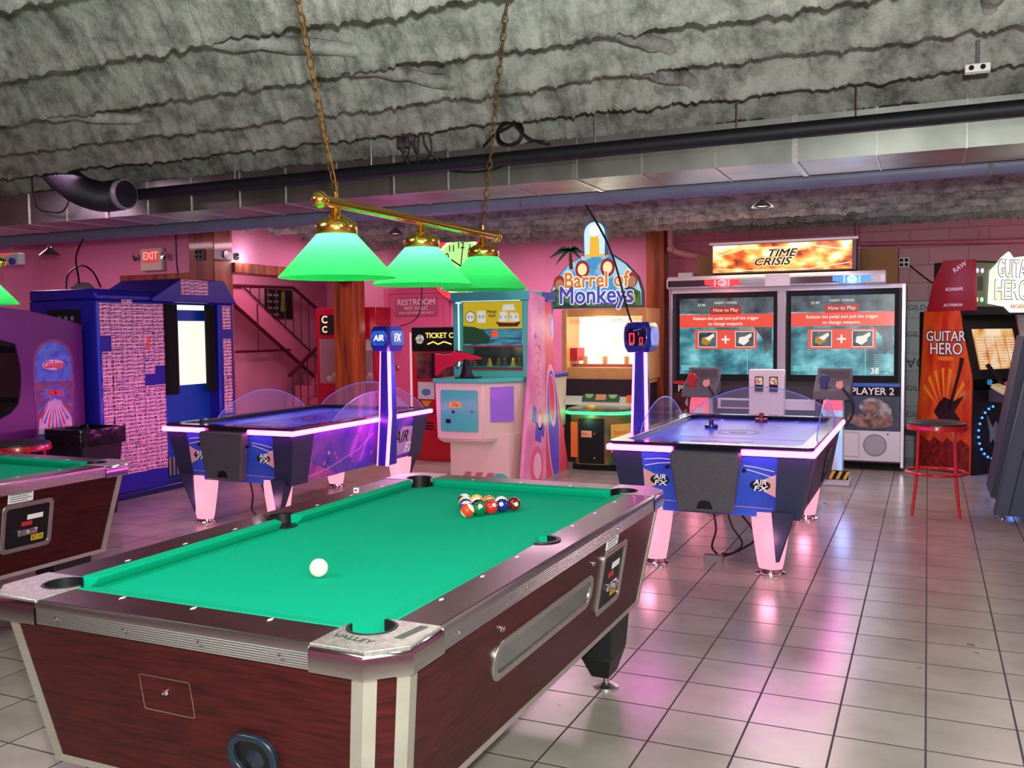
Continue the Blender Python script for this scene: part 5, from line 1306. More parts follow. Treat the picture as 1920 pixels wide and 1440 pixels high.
    # pedestals with gun holsters
    for cx, nm in ((-.65, 'red'), (.62, 'blue')):
        gl = emat('pedestal_glow_'+nm, [(0, (255, 90, 120) if nm == 'red' else (150, 190, 255))], strength=1.1)
        mb = MB()
        mb.prism([(-.17, 0), (.17, 0), (.17, .20), (-.17, .20)], 0, .06, WHITE, Matrix.Translation((cx, -1.12, 0)))
        mb.b(cx-.10, cx+.10, -1.10, -.90, .06, .82, WHITE); pd = mb.build('gun_pedestal', t, bevel=.01)
        MB(FRONT(cx, -1.101, 0)).rect(-.10, .10, .72, .82, emat('pedestal_pink', [(0, (255, 100, 130))], strength=1.0), d=.01).rect(-.10, -.06, .14, .72, gl, d=.006).rect(.06, .10, .14, .72, gl, d=.006).build('pedestal_light', pd)
        HZ = mat('hazard_yellow', (226, 180, 40), .5)
        mb = MB(FRONT(cx, -1.122, 0)); mb.rect(-.16, .16, .065, .15, MBLACK, z=0, d=.02)
        for k in range(5): mb.poly([(-.15+k*.065, .07), (-.12+k*.065, .07), (-.085+k*.065, .145), (-.115+k*.065, .145)], HZ, z=.02, d=.002)
        mb.build('hazard_plate', pd)
        MB().hexa([(cx-.17, -1.16, .82), (cx+.17, -1.16, .82), (cx+.17, -.84, .86), (cx-.17, -.84, .86), (cx-.17, -1.12, .90), (cx+.17, -1.12, .90), (cx+.17, -.84, 1.04), (cx-.17, -.84, 1.04)], DGREY).build('holster_tray', pd, bevel=.01)
        MB(FRONT(cx, -.86, 0)).rect(-.15, .17, .97, 1.11, MBED, d=.03).rect(-.12, .14, .99, 1.09, DGREY, z=.03, d=.004).build('holster_back', pd)
        GN = mat('gun_'+nm, (200, 30, 40) if nm == 'red' else (30, 40, 110), .35, coat=.3)
        mb = MB(FRONT(cx-.07, -1.05, .95)); mb.prism([(-.03, -.05), (.015, -.06), (.03, .03), (.05, .06), (.03, .10), (-.02, .11), (-.05, .07), (-.035, .02)], 0, .04, GN); gg = mb.build('light_gun', pd, bevel=.006)
        mb = MB(FRONT(cx+.07, -1.04, .95)); mb.prism([(-.04, .0), (.0, -.05), (.03, .0), (.02, .05), (-.03, .04)], 0, .03, mat('pink_lever', (240, 170, 160), .4)); mb.build('gun_trigger', pd)
        MB().tube(spl([(cx+.10, -1.1, .93), (cx+.2, -1.2, .80), (cx+.17, -1.24, .64), (cx+.02, -1.25, .58), (cx-.08, -1.2, .68), (cx-.08, -1.1, .88)]), .011, WIRE, 8).build('gun_cord', pd)
    # coin tower
    mb = MB(); mb.b(-.17, .17, -1.02, -.92, .55, 1.10, WHITE); mb.b(-.14, .14, -1.0, -.86, 0, .55, WHITE); ct = mb.build('coin_tower', t, bevel=.01)
    mb = MB(FRONT(0, -1.021, 0))
    for s in (-1, 1): mb.rect(s*.07-.04, s*.07+.04, .88, 1.03, MBLACK, d=.006); mb.rect(s*.07-.033, s*.07+.033, .95, 1.02, emat('coin_lit', [(.4, (190, 90, 40)), (.6, (240, 220, 200))], scale=30, strength=.8), z=.006, d=.002)
    mb.build('coin_slot', ct)
    MB().b(-.50, .45, -.95, -.88, .70, .80, WHITE).b(-.46, -.17, -.955, -.95, .715, .785, DGREY).build('cross_bar', t)
    return t
crisis()
for x, c, e in ((-2.06, (1, .2, .25), 3), (-.73, (.3, .5, 1), 4)): lamp('header_badge_light', 'POINT', (x, 10.14, 2.0), e, c, .05)
lamp('pedestal_light', 'POINT', (-.70, 9.05, .5), 3, (.35, .45, 1), .06)
lamp('pedestal_light', 'POINT', (-2.1, 9.05, .5), 1.5, (1, .3, .4), .06)
lamp('marquee_light', 'AREA', (-1.48, 10.45, 2.3), 10, (1, .7, .45), 1.4, target=(-1.48, 9.0, 2.25), sy=.25)
lamp('screen_light', 'AREA', (-1.45, 10.25, 1.42), 9, (.75, .75, .85), 2.2, target=(-1.45, 8, 1.2), sy=.8)
CBRD = mat('cardboard', (150, 112, 74), .85, var=.1, scale=6)
def cbox(x0, x1, y0, y1, z0, z1, label, m=CBRD):
    o = MB().b(x0, x1, y0, y1, 0, z1-z0, m).build('storage_box', bevel=.004); o.location = (0, 0, z0); tag(o, label, 'box')
    return o
cbox(-2.48, -2.16, 10.80, 11.1, 1.935, 2.36, 'brown cardboard box on the game roof left of the orange marquee')
cbox(-.68, -.30, 10.80, 11.1, 1.935, 2.36, 'brown cardboard box on the game roof right of the orange marquee')
cbox(-2.67, -2.50, 10.7, 10.9, 1.955, 2.16, 'small white box on the left end of the twin screen game', WHITE)

# ------------------------------------------------------------------ guitar game, set at an angle
def guitar_game():
    # local x along the front (viewer's left to right), local -y is the front normal
    ang = math.atan2(.795, .606)
    t = thing('arcade_game', 'orange sided guitar music game with bright lettered marquee', 'arcade game', (.403, 10.325, 0), ang)
    OR = mat('orange_flame_side', (232, 96, 28), .35, rgb2=(196, 40, 16), scale=4, stretch=(2, 2, .7), coat=.3)
    DR = mat('dark_red_side', (150, 22, 38), .35)
    Wd, Dp = .90, .63
    M = LEFT(0, 0, 0)     # local y -> -u ; left side panel, u = -y
    side = [(0, 0), (-Dp, 0), (-Dp, .55), (-Dp+.04, 1.0), (-Dp+.07, 1.67), (-.14, 1.67), (-.12, 1.5), (0, 1.0)]
    side = side[::-1]
    for x in (0, Wd): MB(LEFT(x, 0, 0)).prism(side, -.03, 0, OR).build('side_panel', t, bevel=.004)
    mb = MB(LEFT(-.001, 0, 0))
    mb.text('GUITAR', .15, MBLACK, Matrix.Translation((-.30, 1.40, 0)), off=.009, sx=.85); mb.text('HERO', .17, MBLACK, Matrix.Translation((-.29, 1.27, 0)), off=.009, sx=.85)
    mb.text('GUITAR', .15, WHT, Matrix.Translation((-.30, 1.40, .003)), off=.001, sx=.85); mb.text('HERO', .17, WHT, Matrix.Translation((-.29, 1.27, .003)), off=.001, sx=.85)
    mb.disc(-.29, 1.175, .10, mat('badge_orange', (240, 130, 40), .4), d=.002, ry=.022)
    YL = mat('flame_yellow', (244, 150, 40), .35)
    for k in range(7):
        a_ = math.radians(40+k*17); mb.poly([(-.30+.1*math.cos(a_), .62+.1*math.sin(a_)), (-.30+.30*math.cos(a_), .62+.46*math.sin(a_)), (-.30+.30*math.cos(a_+.12), .62+.46*math.sin(a_+.12))], YL, d=.001)
    GT = mat('guitar_dark', (46, 14, 20), .3)
    mb.poly([(-.42, .62), (-.34, .52), (-.20, .50), (-.09, .42), (-.12, .56), (-.18, .64), (-.08, .80), (-.20, .74), (-.30, .78), (-.36, .72)], GT, z=.002, d=.002)
    mb.line([(-.24, .66), (-.12, 1.10)], .035, GT, z=.002, d=.002); mb.poly([(-.14, 1.08), (-.10, 1.10), (-.08, 1.18), (-.13, 1.19)], GT, z=.002, d=.002)
    CW = mat('crowd_dark_red', (150, 30, 26), .5, rgb2=(90, 14, 16), scale=20)
    pts = [(-.62, .0), (-.01, .0)]; n = 12
    for i in range(n+1): pts.append((-.01-.61*i/n, .30+.06*((i*7) % 3)/2))
    mb.poly(pts, CW, d=.0015)
    mb.build('side_graphic', t)
    MB().b(.03, Wd-.03, .12, Dp, 0, 1.66, MBLACK).build('body', t)
    # upper head
    hd = [(.02, 1.66), (-.52, 1.66), (-.46, 1.95), (-.34, 2.18), (-.0, 2.17)][::-1]
    MB(LEFT(0, 0, 0)).prism(hd, -.04, 0, DR).build('upper_side', t); MB(LEFT(Wd, 0, 0)).prism(hd, -.04, 0, DR).build('upper_side', t)
    mb = MB(LEFT(-.001, 0, 0)); mb.text('RAW', .07, WHT, Matrix.Translation((-.15, 2.1, 0)) @ Matrix.Rotation(.5, 4, 'Z')); mb.text('KONAMI', .05, WHT, Matrix.Translation((-.21, 1.88, 0))); mb.text('ACTIVISION', .04, WHT, Matrix.Translation((-.22, 1.72, 0))); mb.build('upper_lettering', t)
    MB().b(.01, Wd-.01, .02, .45, 1.62, 2.16, MBLACK).build('head_box', t)
    M = FRONT(0, .018, 0)
    mb = MB(M); mb.rect(.03, Wd-.03, 1.70, 2.14, mat('speaker_face', (96, 104, 84), .4), d=.01); mb.rect(.08, .16, 1.86, 2.0, mat('speaker_dark', (40, 50, 40), .6), d=.004, z=.01); mb.build('speaker_panel', t)
    mb = MB(M)
    for (x, z, c) in ((.07, 2.06, (200, 190, 255)), (.15, 2.06, (255, 200, 200)), (.07, 1.77, (255, 190, 120)), (.15, 1.77, (160, 255, 220))): mb.disc(x, z, .024, emat('lit_dot_%d' % c[2], [(0, c)], strength=1.5), z=.01, d=.004, n=16)
    mb.build('light_dot', t)
    G1 = emat('green_white_glow', [(.35, (225, 245, 190)), (.6, (255, 255, 250))], scale=4, strength=1.25)
    mb = MB(M); out = [(.24, 1.73), (.50, 1.70), (.60, 1.64), (.86, 1.64), (.95, 1.72), (1.05, 1.75), (1.08, 2.0), (1.02, 2.16), (.80, 2.22), (.62, 2.20), (.55, 2.26), (.44, 2.20), (.35, 2.12), (.26, 2.06)]
    lg = mb.poly(out, G1, z=.012, d=.02).build('lit_logo_board', t)
    mb = MB(M); INK = mat('logo_ink', (70, 66, 60), .5)
    mb.text('GUITAR', .25, INK, Matrix.Translation((.64, 2.08, .033)), off=.008, sx=.62); mb.text('HERO', .28, INK, Matrix.Translation((.60, 1.86, .033)), off=.008, sx=.78)
    IW = emat('logo_white', [(0, (255, 255, 245))], strength=1.2)
    mb.text('GUITAR', .25, IW, Matrix.Translation((.64, 2.08, .036)), sx=.62); mb.text('HERO', .28, IW, Matrix.Translation((.60, 1.86, .036)), sx=.78)
    mb.text('ARCADE', .06, emat('ember_letters', [(0, (230, 90, 50))], strength=.9), Matrix.Translation((.70, 1.70, .036)), sx=1.1); mb.build('logo_lettering', lg)
    # screen, tilted
    M2 = frame((.45, .04, 1.26), (1, 0, 0), (0, .25, 1))
    mb = MB(M2); mb.rect(-.43, .43, -.30, .36, MBLACK, z=-.03, d=.03); mb.build('screen_bezel', t)
    SC1 = emat('song_list_screen', [(.35, (226, 120, 60)), (.5, (250, 190, 110)), (.65, (250, 225, 190))], scale=6, strength=.8)
    mb = MB(M2); mb.rect(-.33, .33, -.2, .22, SC1, d=.004); mb.rect(-.12, .12, .15, .22, emat('list_header', [(0, (255, 230, 190))], strength=.9), z=.004, d=.001)
    L1 = emat('list_lines', [(0, (255, 226, 200))], strength=.85); L2 = emat('list_divider', [(0, (190, 80, 40))], strength=.6)
    for c in range(4):
        for r in range(11): mb.rect(-.31+c*.165, -.19+c*.165, .11-r*.028, .122-r*.028, L1, z=.004, d=.001)
        mb.rect(-.325+c*.165, -.32+c*.165, -.2, .14, L2, z=.004, d=.001)
    mb.build('screen', t)
    MB(FRONT(.35, .05, .93)).disc(0, 0, .03, emat('blue_button_lit', [(0, (40, 140, 200))], strength=.7), d=.02, n=16).build('button', t)
    # control body with blue led ring
    MB().b(.02, Wd-.02, -.02, .2, 0, .86, mat('control_black', (14, 14, 18), .3)).build('lower_cabinet', t)
    LED = emat('blue_led', [(0, (60, 130, 255))], strength=3)
    mb = MB(FRONT(.36, -.022, .42))
    for k in range(18):
        a_ = math.radians(100+k*14.5); mb.disc(.27*math.cos(a_), .27*math.sin(a_), .012, LED, d=.01, n=8)
    mb.build('led_ring', t)
    mb = MB(FRONT(.36, -.022, .42)); SK = mat('silver_emblem', (150, 146, 130), .4, .5)
    mb.poly([(-.14, .18), (-.05, .05), (0, .12), (.05, .05), (.14, .18), (.09, .0), (.08, -.1), (.04, -.05), (0, -.14), (-.04, -.05), (-.08, -.1), (-.09, 0)], SK, d=.01); mb.build('wing_emblem', t)
    # guitar controller resting in its cradle
    CG = mat('cream_guitar', (222, 214, 160), .3, coat=.4)
    G = frame((.36, -.20, .86), (1, 0, 0), (-.12, .9, .35))
    gt = MB(G).prism([(-.30, -.10), (-.10, -.14), (.05, -.11), (.22, -.15), (.32, -.06), (.26, .08), (.10, .07), (-.02, .12), (-.24, .08)], 0, .04, CG).build('guitar_controller', t, bevel=.008)
    MB(G).box((-.05, .0, .055), (.10, .05, .03), RED).tube([(-.10, .03, .07), (-.02, .03, .10), (.05, .01, .07)], .012, RED, 8).build('strum_guard', gt)
    MB().tube([(.28, -.16, .9), (.17, -.05, 1.12)], .022, BLACK, 8).build('guitar_neck', gt)
    MB().b(.25, .50, -.22, .0, .74, .86, DGREY).build('cradle', t)
    return t
guitar_game()
lamp('led_ring_light', 'POINT', (.72, 10.25, .35), 4, (.15, .3, 1), .1)
lamp('guitar_marquee_light', 'POINT', (.95, 10.25, 1.95), 7, (1, 1, .8), .15)
# dark cabinet at the right edge
def slate_cabinet():
    t = thing('arcade_cabinet', 'dark slate arcade cabinet leaning at the right edge beside the stool', 'arcade cabinet', (.49, 8.05, 0))
    SL = mat('slate_laminate', (62, 74, 92), .5, var=.08, scale=10); SL2 = mat('slate_laminate_dark', (50, 58, 78), .5, var=.08, scale=10)
    mb = MB(FRONT(0, 0, 0)); mb.prism([(0, .03), (.9, .03), (.9, 1.45), (.30, 1.25), (.20, 1.10)], -.16, 0, SL); mb.build('front_body', t, bevel=.006)
    mb = MB(FRONT(0, 0, 0)); mb.prism([(-.01, .12), (.16, .12), (.42, 1.48), (.20, 1.42)], -.95, -.28, SL2); mb.build('rear_fin', t, bevel=.006)
    mb = MB(FRONT(0, -.001, 0)); mb.line([(.10, .04), (.32, 1.2)], .006, MBLACK, d=.002); mb.build('panel_seam', t)
    MB(FRONT(0, 0, 0)).prism([(.34, 1.1), (.9, 1.1), (.9, 1.75), (.42, 1.62)], -.5, -.16, mat('pink_lit_head', (120, 90, 130), .4)).build('head', t, bevel=.01)  # pink light falling on the head is mixed into its colour
    for x, y in ((.06, .06), (.06, .9)): MB().lathe([(.025, 0), (.025, .01), (.01, .015), (.01, .13), (0, .13)], CHROME, (x, y, 0), 12).build('caster', t)
    return t
slate_cabinet()
# ------------------------------------------------------------------ red machines at the back
def ticket_machine():
    t = thing('ticket_machine', 'red prize ticket machine with lit sign beside the teal shooting gallery', 'arcade game', (-5.22, 9.45, 0))
    RD = mat('red_cabinet', (214, 34, 40), .3, coat=.3)
    MB().b(-.32, .32, 0, .45, 0, 1.28, RD).b(-.32, .32, 0, .45, 1.28, 1.56, MBLACK).build('cabinet', t, bevel=.008)
    M = FRONT(0, -.001, 0)
    mb = MB(M); mb.rect(-.28, .30, 1.33, 1.52, mat('sign_black', (20, 14, 10), .3), d=.01); YT = emat('yellow_sign_letters', [(0, (255, 230, 110))], strength=1.2)
    mb.text('TICKET C', .085, YT, Matrix.Translation((.06, 1.46, .011)), off=.002); mb.line([(-.10, 1.36), (-.02, 1.39), (.04, 1.36), (.12, 1.39), (.22, 1.36)], .015, YT, z=.01, d=.002)
    mb.disc(-.2, 1.42, .055, emat('white_reel', [(.4, (120, 110, 100)), (.6, (250, 245, 235))], scale=30, strength=.9), z=.01, d=.003); mb.build('lit_sign', t)
    MB(M).rect(-.25, .25, .96, 1.26, mat('machine_window', (150, 70, 70), .15, coat=.5, rgb2=(70, 24, 30), scale=12), d=.004).build('window', t)
    mb = MB(M); mb.rect(-.24, -.02, .72, .92, WPAINT, d=.003); mb.disc(-.13, .80, .06, mat('sticker_blue', (110, 140, 200), .5), z=.003, d=.001, ry=.04); mb.poly([(-.20, .70), (-.06, .70), (-.13, .61)], mat('sticker_yellow', (240, 180, 40), .5), d=.003); mb.build('sticker', t)
    mb = MB(M); mb.rect(-.31, .31, .545, .565, CHROME, d=.008); mb.build('chrome_band', t)
    mb = MB(M)
    for k in range(3): mb.rect(-.16, -.04, .36+k*.035, .375+k*.035, MBLACK, d=.003)
    mb.build('vent', t)
    MB().tube([(-.325, -.01, .5), (-.325, -.01, 1.5)], .012, emat('pink_tube', [(0, (255, 200, 210))], strength=.8), 8).build('edge_tube', t)
    return t
ticket_machine()
def crane_machine():
    t = thing('crane_machine', 'red prize crane machine with glass front standing behind the timber pillar', 'arcade game', (-7.56, 11.07, 0))
    RD = mat('crane_red', (170, 14, 40), .3, coat=.3)
    mb = MB(); mb.b(-.52, .50, 0, .40, 0, .78, RD); mb.b(-.52, .50, 0, .40, 1.42, 1.86, RD); mb.b(-.52, -.46, 0, .4, .78, 1.42, RD); mb.b(.44, .50, 0, .4, .78, 1.42, RD); mb.b(-.52, .5, .36, .40, .78, 1.42, RD); mb.build('cabinet', t, bevel=.006)
    mb = MB(FRONT(0, -.001, 0)); mb.rect(-.44, .3, 1.48, 1.76, MBLACK, d=.006)
    LW = emat('warm_white_letters', [(0, (255, 200, 170))], strength=1.2)
    mb.text("C", .15, LW, Matrix.Translation((-.36, 1.69, .008)), off=.004); mb.text("C", .13, LW, Matrix.Translation((-.36, 1.55, .008)), off=.004); mb.build('lit_sign', t)
    MB(FRONT(0, .0, 0)).rect(-.46, .44, .78, 1.42, mat('crane_glass', (220, 190, 200), .05, alpha=.2, coat=.5), d=.005).build('glass_front', t)
    PR = [mat('prize_%d' % i, c, .6) for i, c in enumerate(((230, 200, 190), (200, 120, 60), (160, 150, 150), (230, 180, 80)))]
    for i in range(14): MB().lathe([(0, -.05), (.035, -.035), (.05, 0), (.035, .035), (0, .05)], PR[i % 4], (-.38+(i % 7)*.125, .12+.12*(i//7), .835+.05*(i//7)), 12).build('plush_prize', t, smooth=70)
    MB().b(.30, .40, .05, .1, 1.25, 1.40, mat('pale_sign', (230, 220, 220), .5)).build('notice', t)
    return t
crane_machine()
# wall signs
rs_ = thing('restroom_sign', 'grey and pink restroom sign on the pink back wall', 'sign', (-6.63, 11.46, 1.86))
MB(FRONT(0, 0, 0)).rect(-.34, .34, -.13, .13, mat('sign_mauve', (176, 92, 116), .4), d=.006).build('board', rs_)
mb = MB(FRONT(0, -.0065, 0)); SL_ = mat('sign_letters', (236, 214, 222), .4)
mb.text('RESTROOM', .115, SL_, Matrix.Translation((0, .065, 0)), off=.003, sx=1.05); mb.text('NOT PUBLIC', .068, SL_, Matrix.Translation((0, -.02, 0)), off=.001); mb.text('FOR CUSTOMER USE ONLY', .042, SL_, Matrix.Translation((0, -.085, 0)), off=.0005, sx=1.1); mb.build('lettering', rs_)
ck = thing('wall_clock', 'round neon wall clock glowing red, white and green behind the lampshades', 'clock', (-5.87, 11.46, 2.40)); ck.scale = (1.2, 1, 1.2)
MB().lathe([(0, 0), (.42, 0), (.42, .06), (.40, .07), (0, .07)], mat('clock_case', (190, 60, 80), .3), seg=48, local=FRONT(0, 0, 0)).build('case', ck)
mb = MB(FRONT(0, -.071, 0)); mb.disc(0, 0, .30, emat('clock_face_lit', [(0, (190, 250, 150))], strength=1.0), d=.003, n=40); mb.loop(0, 0, .36, .09, emat('clock_red_ring', [(0, (255, 60, 70))], strength=1.1), d=.004, n=48); mb.loop(0, 0, .315, .03, emat('clock_white_ring', [(0, (255, 235, 200))], strength=1.3), d=.006, n=48)
mb.build('dial', ck)
mb = MB(FRONT(0, -.075, 0))
for h in range(1, 13): a_ = math.radians(90-30*h); mb.text(str(h), .10, MBLACK, Matrix.Translation((.235*math.cos(a_), .235*math.sin(a_), 0)), off=.002)
mb.build('numerals', ck)
MB(FRONT(0, -.078, 0)).line([(0, 0), (.03, .22)], .012, MBLACK).line([(0, 0), (-.12, .08)], .016, MBLACK).build('hands', ck)
ex = thing('exit_sign', 'white exit sign with red lit letters on the pink wall', 'exit sign', (-8.19, 8.14, 2.375))
MB().b(-.165, .165, -.05, 0, -.13, .13, mat('exit_case', (222, 214, 190), .4)).build('case', ex, bevel=.01)
mb = MB(FRONT(.0, -.051, .035)); mb.rect(-.12, .12, -.075, .07, emat('exit_face', [(0, (255, 90, 90))], strength=.55), d=.003); mb.text('EXIT', .125, emat('exit_letters', [(0, (255, 110, 110))], strength=2.2), Matrix.Translation((0, 0, .004)), off=.003, sx=.9); mb.build('lettering', ex)
for s in (-1, 1): MB().lathe([(0, 0), (.03, .0), (.045, .04), (.045, .05), (0, .045)], CHROME, seg=20, local=FRONT(s*.215, -.02, .03)).build('lamp_head', ex)
MB().b(-.23, .23, -.03, -.01, .01, .03, MBED).build('lamp_arm', ex)
em = thing('emergency_light', 'white emergency light with two lamp heads on the timber post', 'emergency light', (-7.2, 8.14, 2.38))
MB().box((.04, 0, 0), (.08, .26, .10), WPAINT, ch=.02).build('case', em, bevel=.02)
MB().lathe([(0, 0), (.038, 0), (.048, .03), (.04, .05), (0, .05)], CHROME, seg=20, local=RIGHT(.08, -.06, 0)).build('lamp_head', em)
MB().lathe([(0, 0), (.03, 0), (.045, .03), (.045, .05), (0, .05)], CHROME, seg=20, local=frame((.05, .15, 0), (0, 0, 1), (1, 0, 0))).build('lamp_head', em)
MB().lathe([(.0, 0), (.042, 0), (.042, .004), (0, .006)], emat('lit_lamp', [(0, (255, 245, 250))], strength=10), seg=20, local=frame((.05, .202, 0), (0, 0, 1), (1, 0, 0))).build('lit_lens', em)
lamp('emergency_lamp_light', 'POINT', (-7.08, 8.50, 2.37), 3.0, (1, .93, .96), .04)
e2 = thing('emergency_light', 'pale emergency light fixture at the left edge above the green lampshade', 'emergency light', (-8.05, 6.2, 2.24))
MB().b(-.14, .14, -.04, .04, -.05, .06, WPAINT).build('case', e2, bevel=.01); MB().b(-.14, .05, -.045, -.04, .05, .06, mat('red_glow_strip', (200, 50, 40), .4, emit=(255, 60, 40), strength=1)).build('red_strip', e2)
MB().lathe([(0, 0), (.03, 0), (.035, .03), (0, .03)], mat('blue_lens', (60, 80, 200), .2, coat=.5), seg=16, local=FRONT(.08, -.04, -.02)).build('lamp_head', e2)
MB().tube([(0, 0, .05), (0, 0, .46)], .008, MBED, 8).build('drop_rod', e2)
ps = thing('wall_poster', 'dark green and black poster on the stairwell wall behind the railing', 'poster', (-9.24, 11.72, 1.95))
MB(RIGHT(0, 0, 0)).rect(-.34, .34, -.22, .24, mat('poster_dark', (34, 44, 40), .4, rgb2=(10, 12, 14), scale=8), d=.01).build('sheet', ps)
mb = MB(RIGHT(.011, 0, 0)); mb.poly([(.02, -.1), (.16, -.1), (.13, .2), (.06, .22)], mat('poster_green', (130, 150, 70), .5), d=.001)
for k in range(4):
    for j in range(2): mb.rect(-.30+j*.16, -.18+j*.16, .13-k*.1, .165-k*.1, mat('poster_grey', (140, 140, 140), .5), d=.001)
mb.build('print', ps)
# outlets
def outlet(name, loc, M0, label, double=True, col=WPAINT):
    t = thing(name, label, 'outlet', loc)
    mb = MB(M0); mb.rect(-.06, .06, -.06, .06, col, d=.03); mb.build('box', t, bevel=.004)
    mb = MB(M0)
    for x in (-.026, .026):
        for z in (-.026, .026): mb.disc(x, z, .019, MBLACK, z=.0305, d=.002, n=14)
    mb.build('socket', t)
    return t
outlet('wall_outlet', (-.26, 11.495, 2.235), FRONT(0, 0, 0), 'white four socket outlet on the pink block wall')
outlet('wall_outlet', (-7.39, 8.03, 2.39), FRONT(0, 0, 0), 'grey outlet box on the timber post beside the exit sign', col=MBED)
oc = thing('ceiling_outlet', 'white outlet strip under the foam ceiling at the right', 'outlet', (.18, 4.55, 2.62))
MB().box((0, 0, 0), (.10, .05, .035), WPAINT).build('box', oc, bevel=.004); mb = MB(FRONT(0, -.0255, 0)); 
for x in (-.025, .02): mb.disc(x, 0, .011, MBLACK, d=.002, n=12)
mb.build('socket', oc); MB().tube([(0, 0, .018), (0, 0, .12)], .008, MBED, 8).build('drop_rod', oc)

# ------------------------------------------------------------------ overhead services
dt = thing('air_duct', 'long rectangular galvanised air duct under the joists', 'duct', (0, 0, 0))
MB().b(-10.05, 4.15, 5.22, 5.72, 2.40, 2.64, STEEL).build('duct_body', dt)
k = 0; x = -9.5
while x < 4:
    wdt = .03 if k % 3 == 0 else .008
    MB().b(x, x+wdt, 5.21, 5.73, 2.395, 2.645, ALU).build('duct_seam', dt); x += .42; k += 1
bp = thing('black_pipe', 'long black insulated pipe in front of the air duct', 'pipe', (0, 0, 0))
MB().tube([(-5.45, 5.08, 2.522), (4.15, 5.08, 2.555)], .040, mat('black_pipe_wrap', (26, 28, 34), .55, var=.3, scale=20), 20).build('pipe', bp, smooth=60)
for x in (-5.35, -4.35, -3.25, -1.75, -.95, -.35, .62): MB().tube([(x, 5.08, 2.55), (x, 5.08, 2.80)], .005, ALU, 6).build('hanger_rod', bp)
gp = thing('grey_pipe', 'long grey painted pipe behind the air duct', 'pipe', (0, 0, 0))
MB().tube([(-10, 5.98, 2.385), (4.15, 5.98, 2.43)], .055, mat('grey_pipe_paint', (120, 122, 150), .45, var=.15, scale=6), 20).build('pipe', gp, smooth=60)
for x in (-2.6, 0.3): MB().b(x, x+.02, 5.92, 6.04, 2.36, 2.68, MBED).build('pipe_strap', gp)
fd = thing('flexible_duct', 'black ribbed flexible duct bending down to the air duct', 'duct', (0, 0, 0))
FX = mat('black_flex_duct', (30, 26, 36), .5)
ctl = [Vector(p) for p in ((-6.0, 4.9, 2.86), (-5.86, 4.9, 2.74), (-5.66, 4.9, 2.58), (-5.42, 4.9, 2.50), (-5.22, 4.91, 2.50), (-5.1, 4.92, 2.50))]
pts = []
for i in range(1, 4):
    p0, p1, p2, p3 = ctl[i-1:i+3]
    for k in range(22): u = k/22; pts.append(.5*((2*p1)+(p2-p0)*u+(2*p0-5*p1+4*p2-p3)*u*u+(3*p1-p0-3*p2+p3)*u**3))
MB().tube(pts, .1, FX, 20, rads=[.100+.009*(i % 2) for i in range(len(pts))]).build('ribbed_hose', fd, smooth=20)
MB().tube([pts[-1], pts[-1]+Vector((.05, 0, 0))], .104, mat('pale_tape', (150, 140, 165), .5), 24).tube([pts[-1], pts[-1]+Vector((.056, 0, 0))], .095, FX, 20).build('hose_collar', fd)
def tube_obj(name, pts, r, label, cat, m=WIRE):
    # smooth the path
    P_ = [Vector(p) for p in pts]; out = []
    for i in range(len(P_)-1):
        p0 = P_[max(i-1, 0)]; p1 = P_[i]; p2 = P_[i+1]; p3 = P_[min(i+2, len(P_)-1)]
        for s in range(8):
            u = s/8; out.append(.5*((2*p1)+(p2-p0)*u+(2*p0-5*p1+4*p2-p3)*u*u+(3*p1-p0-3*p2+p3)*u**3))
    out.append(P_[-1])
    o = MB().tube(out, r, m, 6).build(name, smooth=60); tag(o, label, cat); return o
tube_obj('hanging_cable', [(-2.2, 5.9, 2.5), (-2.07, 6.3, 2.1), (-1.98, 6.5, 1.60), (-1.93, 6.46, 1.54)], .008, 'black cable sloping from the grey pipe to the score post', 'cable')
coil = []
for k in range(34): a_ = k*2*PI/16+1; coil.append((-2.25+.075*math.cos(a_)+.0008*k, 4.98, 2.655+.065*math.sin(a_)))
tube_obj('cable_coil', [(-2.42, 5.0, 2.60), (-2.34, 4.99, 2.66)]+coil+[(-2.12, 4.99, 2.62), (-2.0, 5.02, 2.58)], .006, 'coiled black cable tied under the ceiling joist', 'cable')
tube_obj('hanging_cable', [(-2.82, 5.19, 2.60), (-2.80, 5.18, 2.53), (-2.6, 5.17, 2.49), (-2.4, 5.17, 2.50), (-2.25, 5.17, 2.56)], .006, 'black cable sagging across the duct face near the far chain', 'cable')
tube_obj('hanging_cable', [(-6.75, 5.9, 2.35), (-6.9, 5.95, 2.2), (-7.05, 6.1, 2.02), (-7.18, 6.2, 1.94)], .008, 'black cable hanging from the duct onto the photo booth', 'cable')
tube_obj('hanging_cable', [(-7.45, 6.3, 1.93), (-7.42, 6.3, 2.08), (-7.25, 6.3, 2.16), (-7.1, 6.3, 2.10), (-7.0, 6.3, 1.95)], .008, 'black cable arching in a loop on top of the photo booth', 'cable')
tube_obj('hanging_cable', [(-7.85, 8.143, 2.72), (-7.85, 8.143, 2.3), (-7.8, 8.143, 2.05), (-7.78, 8.143, 1.9)], .006, 'thin cable down the pink wall left of the exit sign', 'cable')
tube_obj('hanging_cable', [(-6.42, 5.15, 2.88), (-6.40, 5.15, 2.55), (-6.25, 5.15, 2.47), (-6.05, 5.15, 2.50), (-5.95, 5.15, 2.88)], .006, 'black cable looping below the ceiling beside the ribbed duct', 'cable')
tube_obj('hanging_cable', [(-4.9, 8.6, 2.3), (-5.0, 8.7, 1.7), (-5.2, 8.5, 1.55), (-4.35, 7.0, 1.53)], .006, 'thin black cable hanging down to the lettered score head', 'cable')
tube_obj('wall_cable', [(-.20, 11.46, 2.2), (-.05, 11.4, 2.06), (.12, 11.2, 1.92)], .008, 'black cord from the white outlet to the guitar game', 'cable')
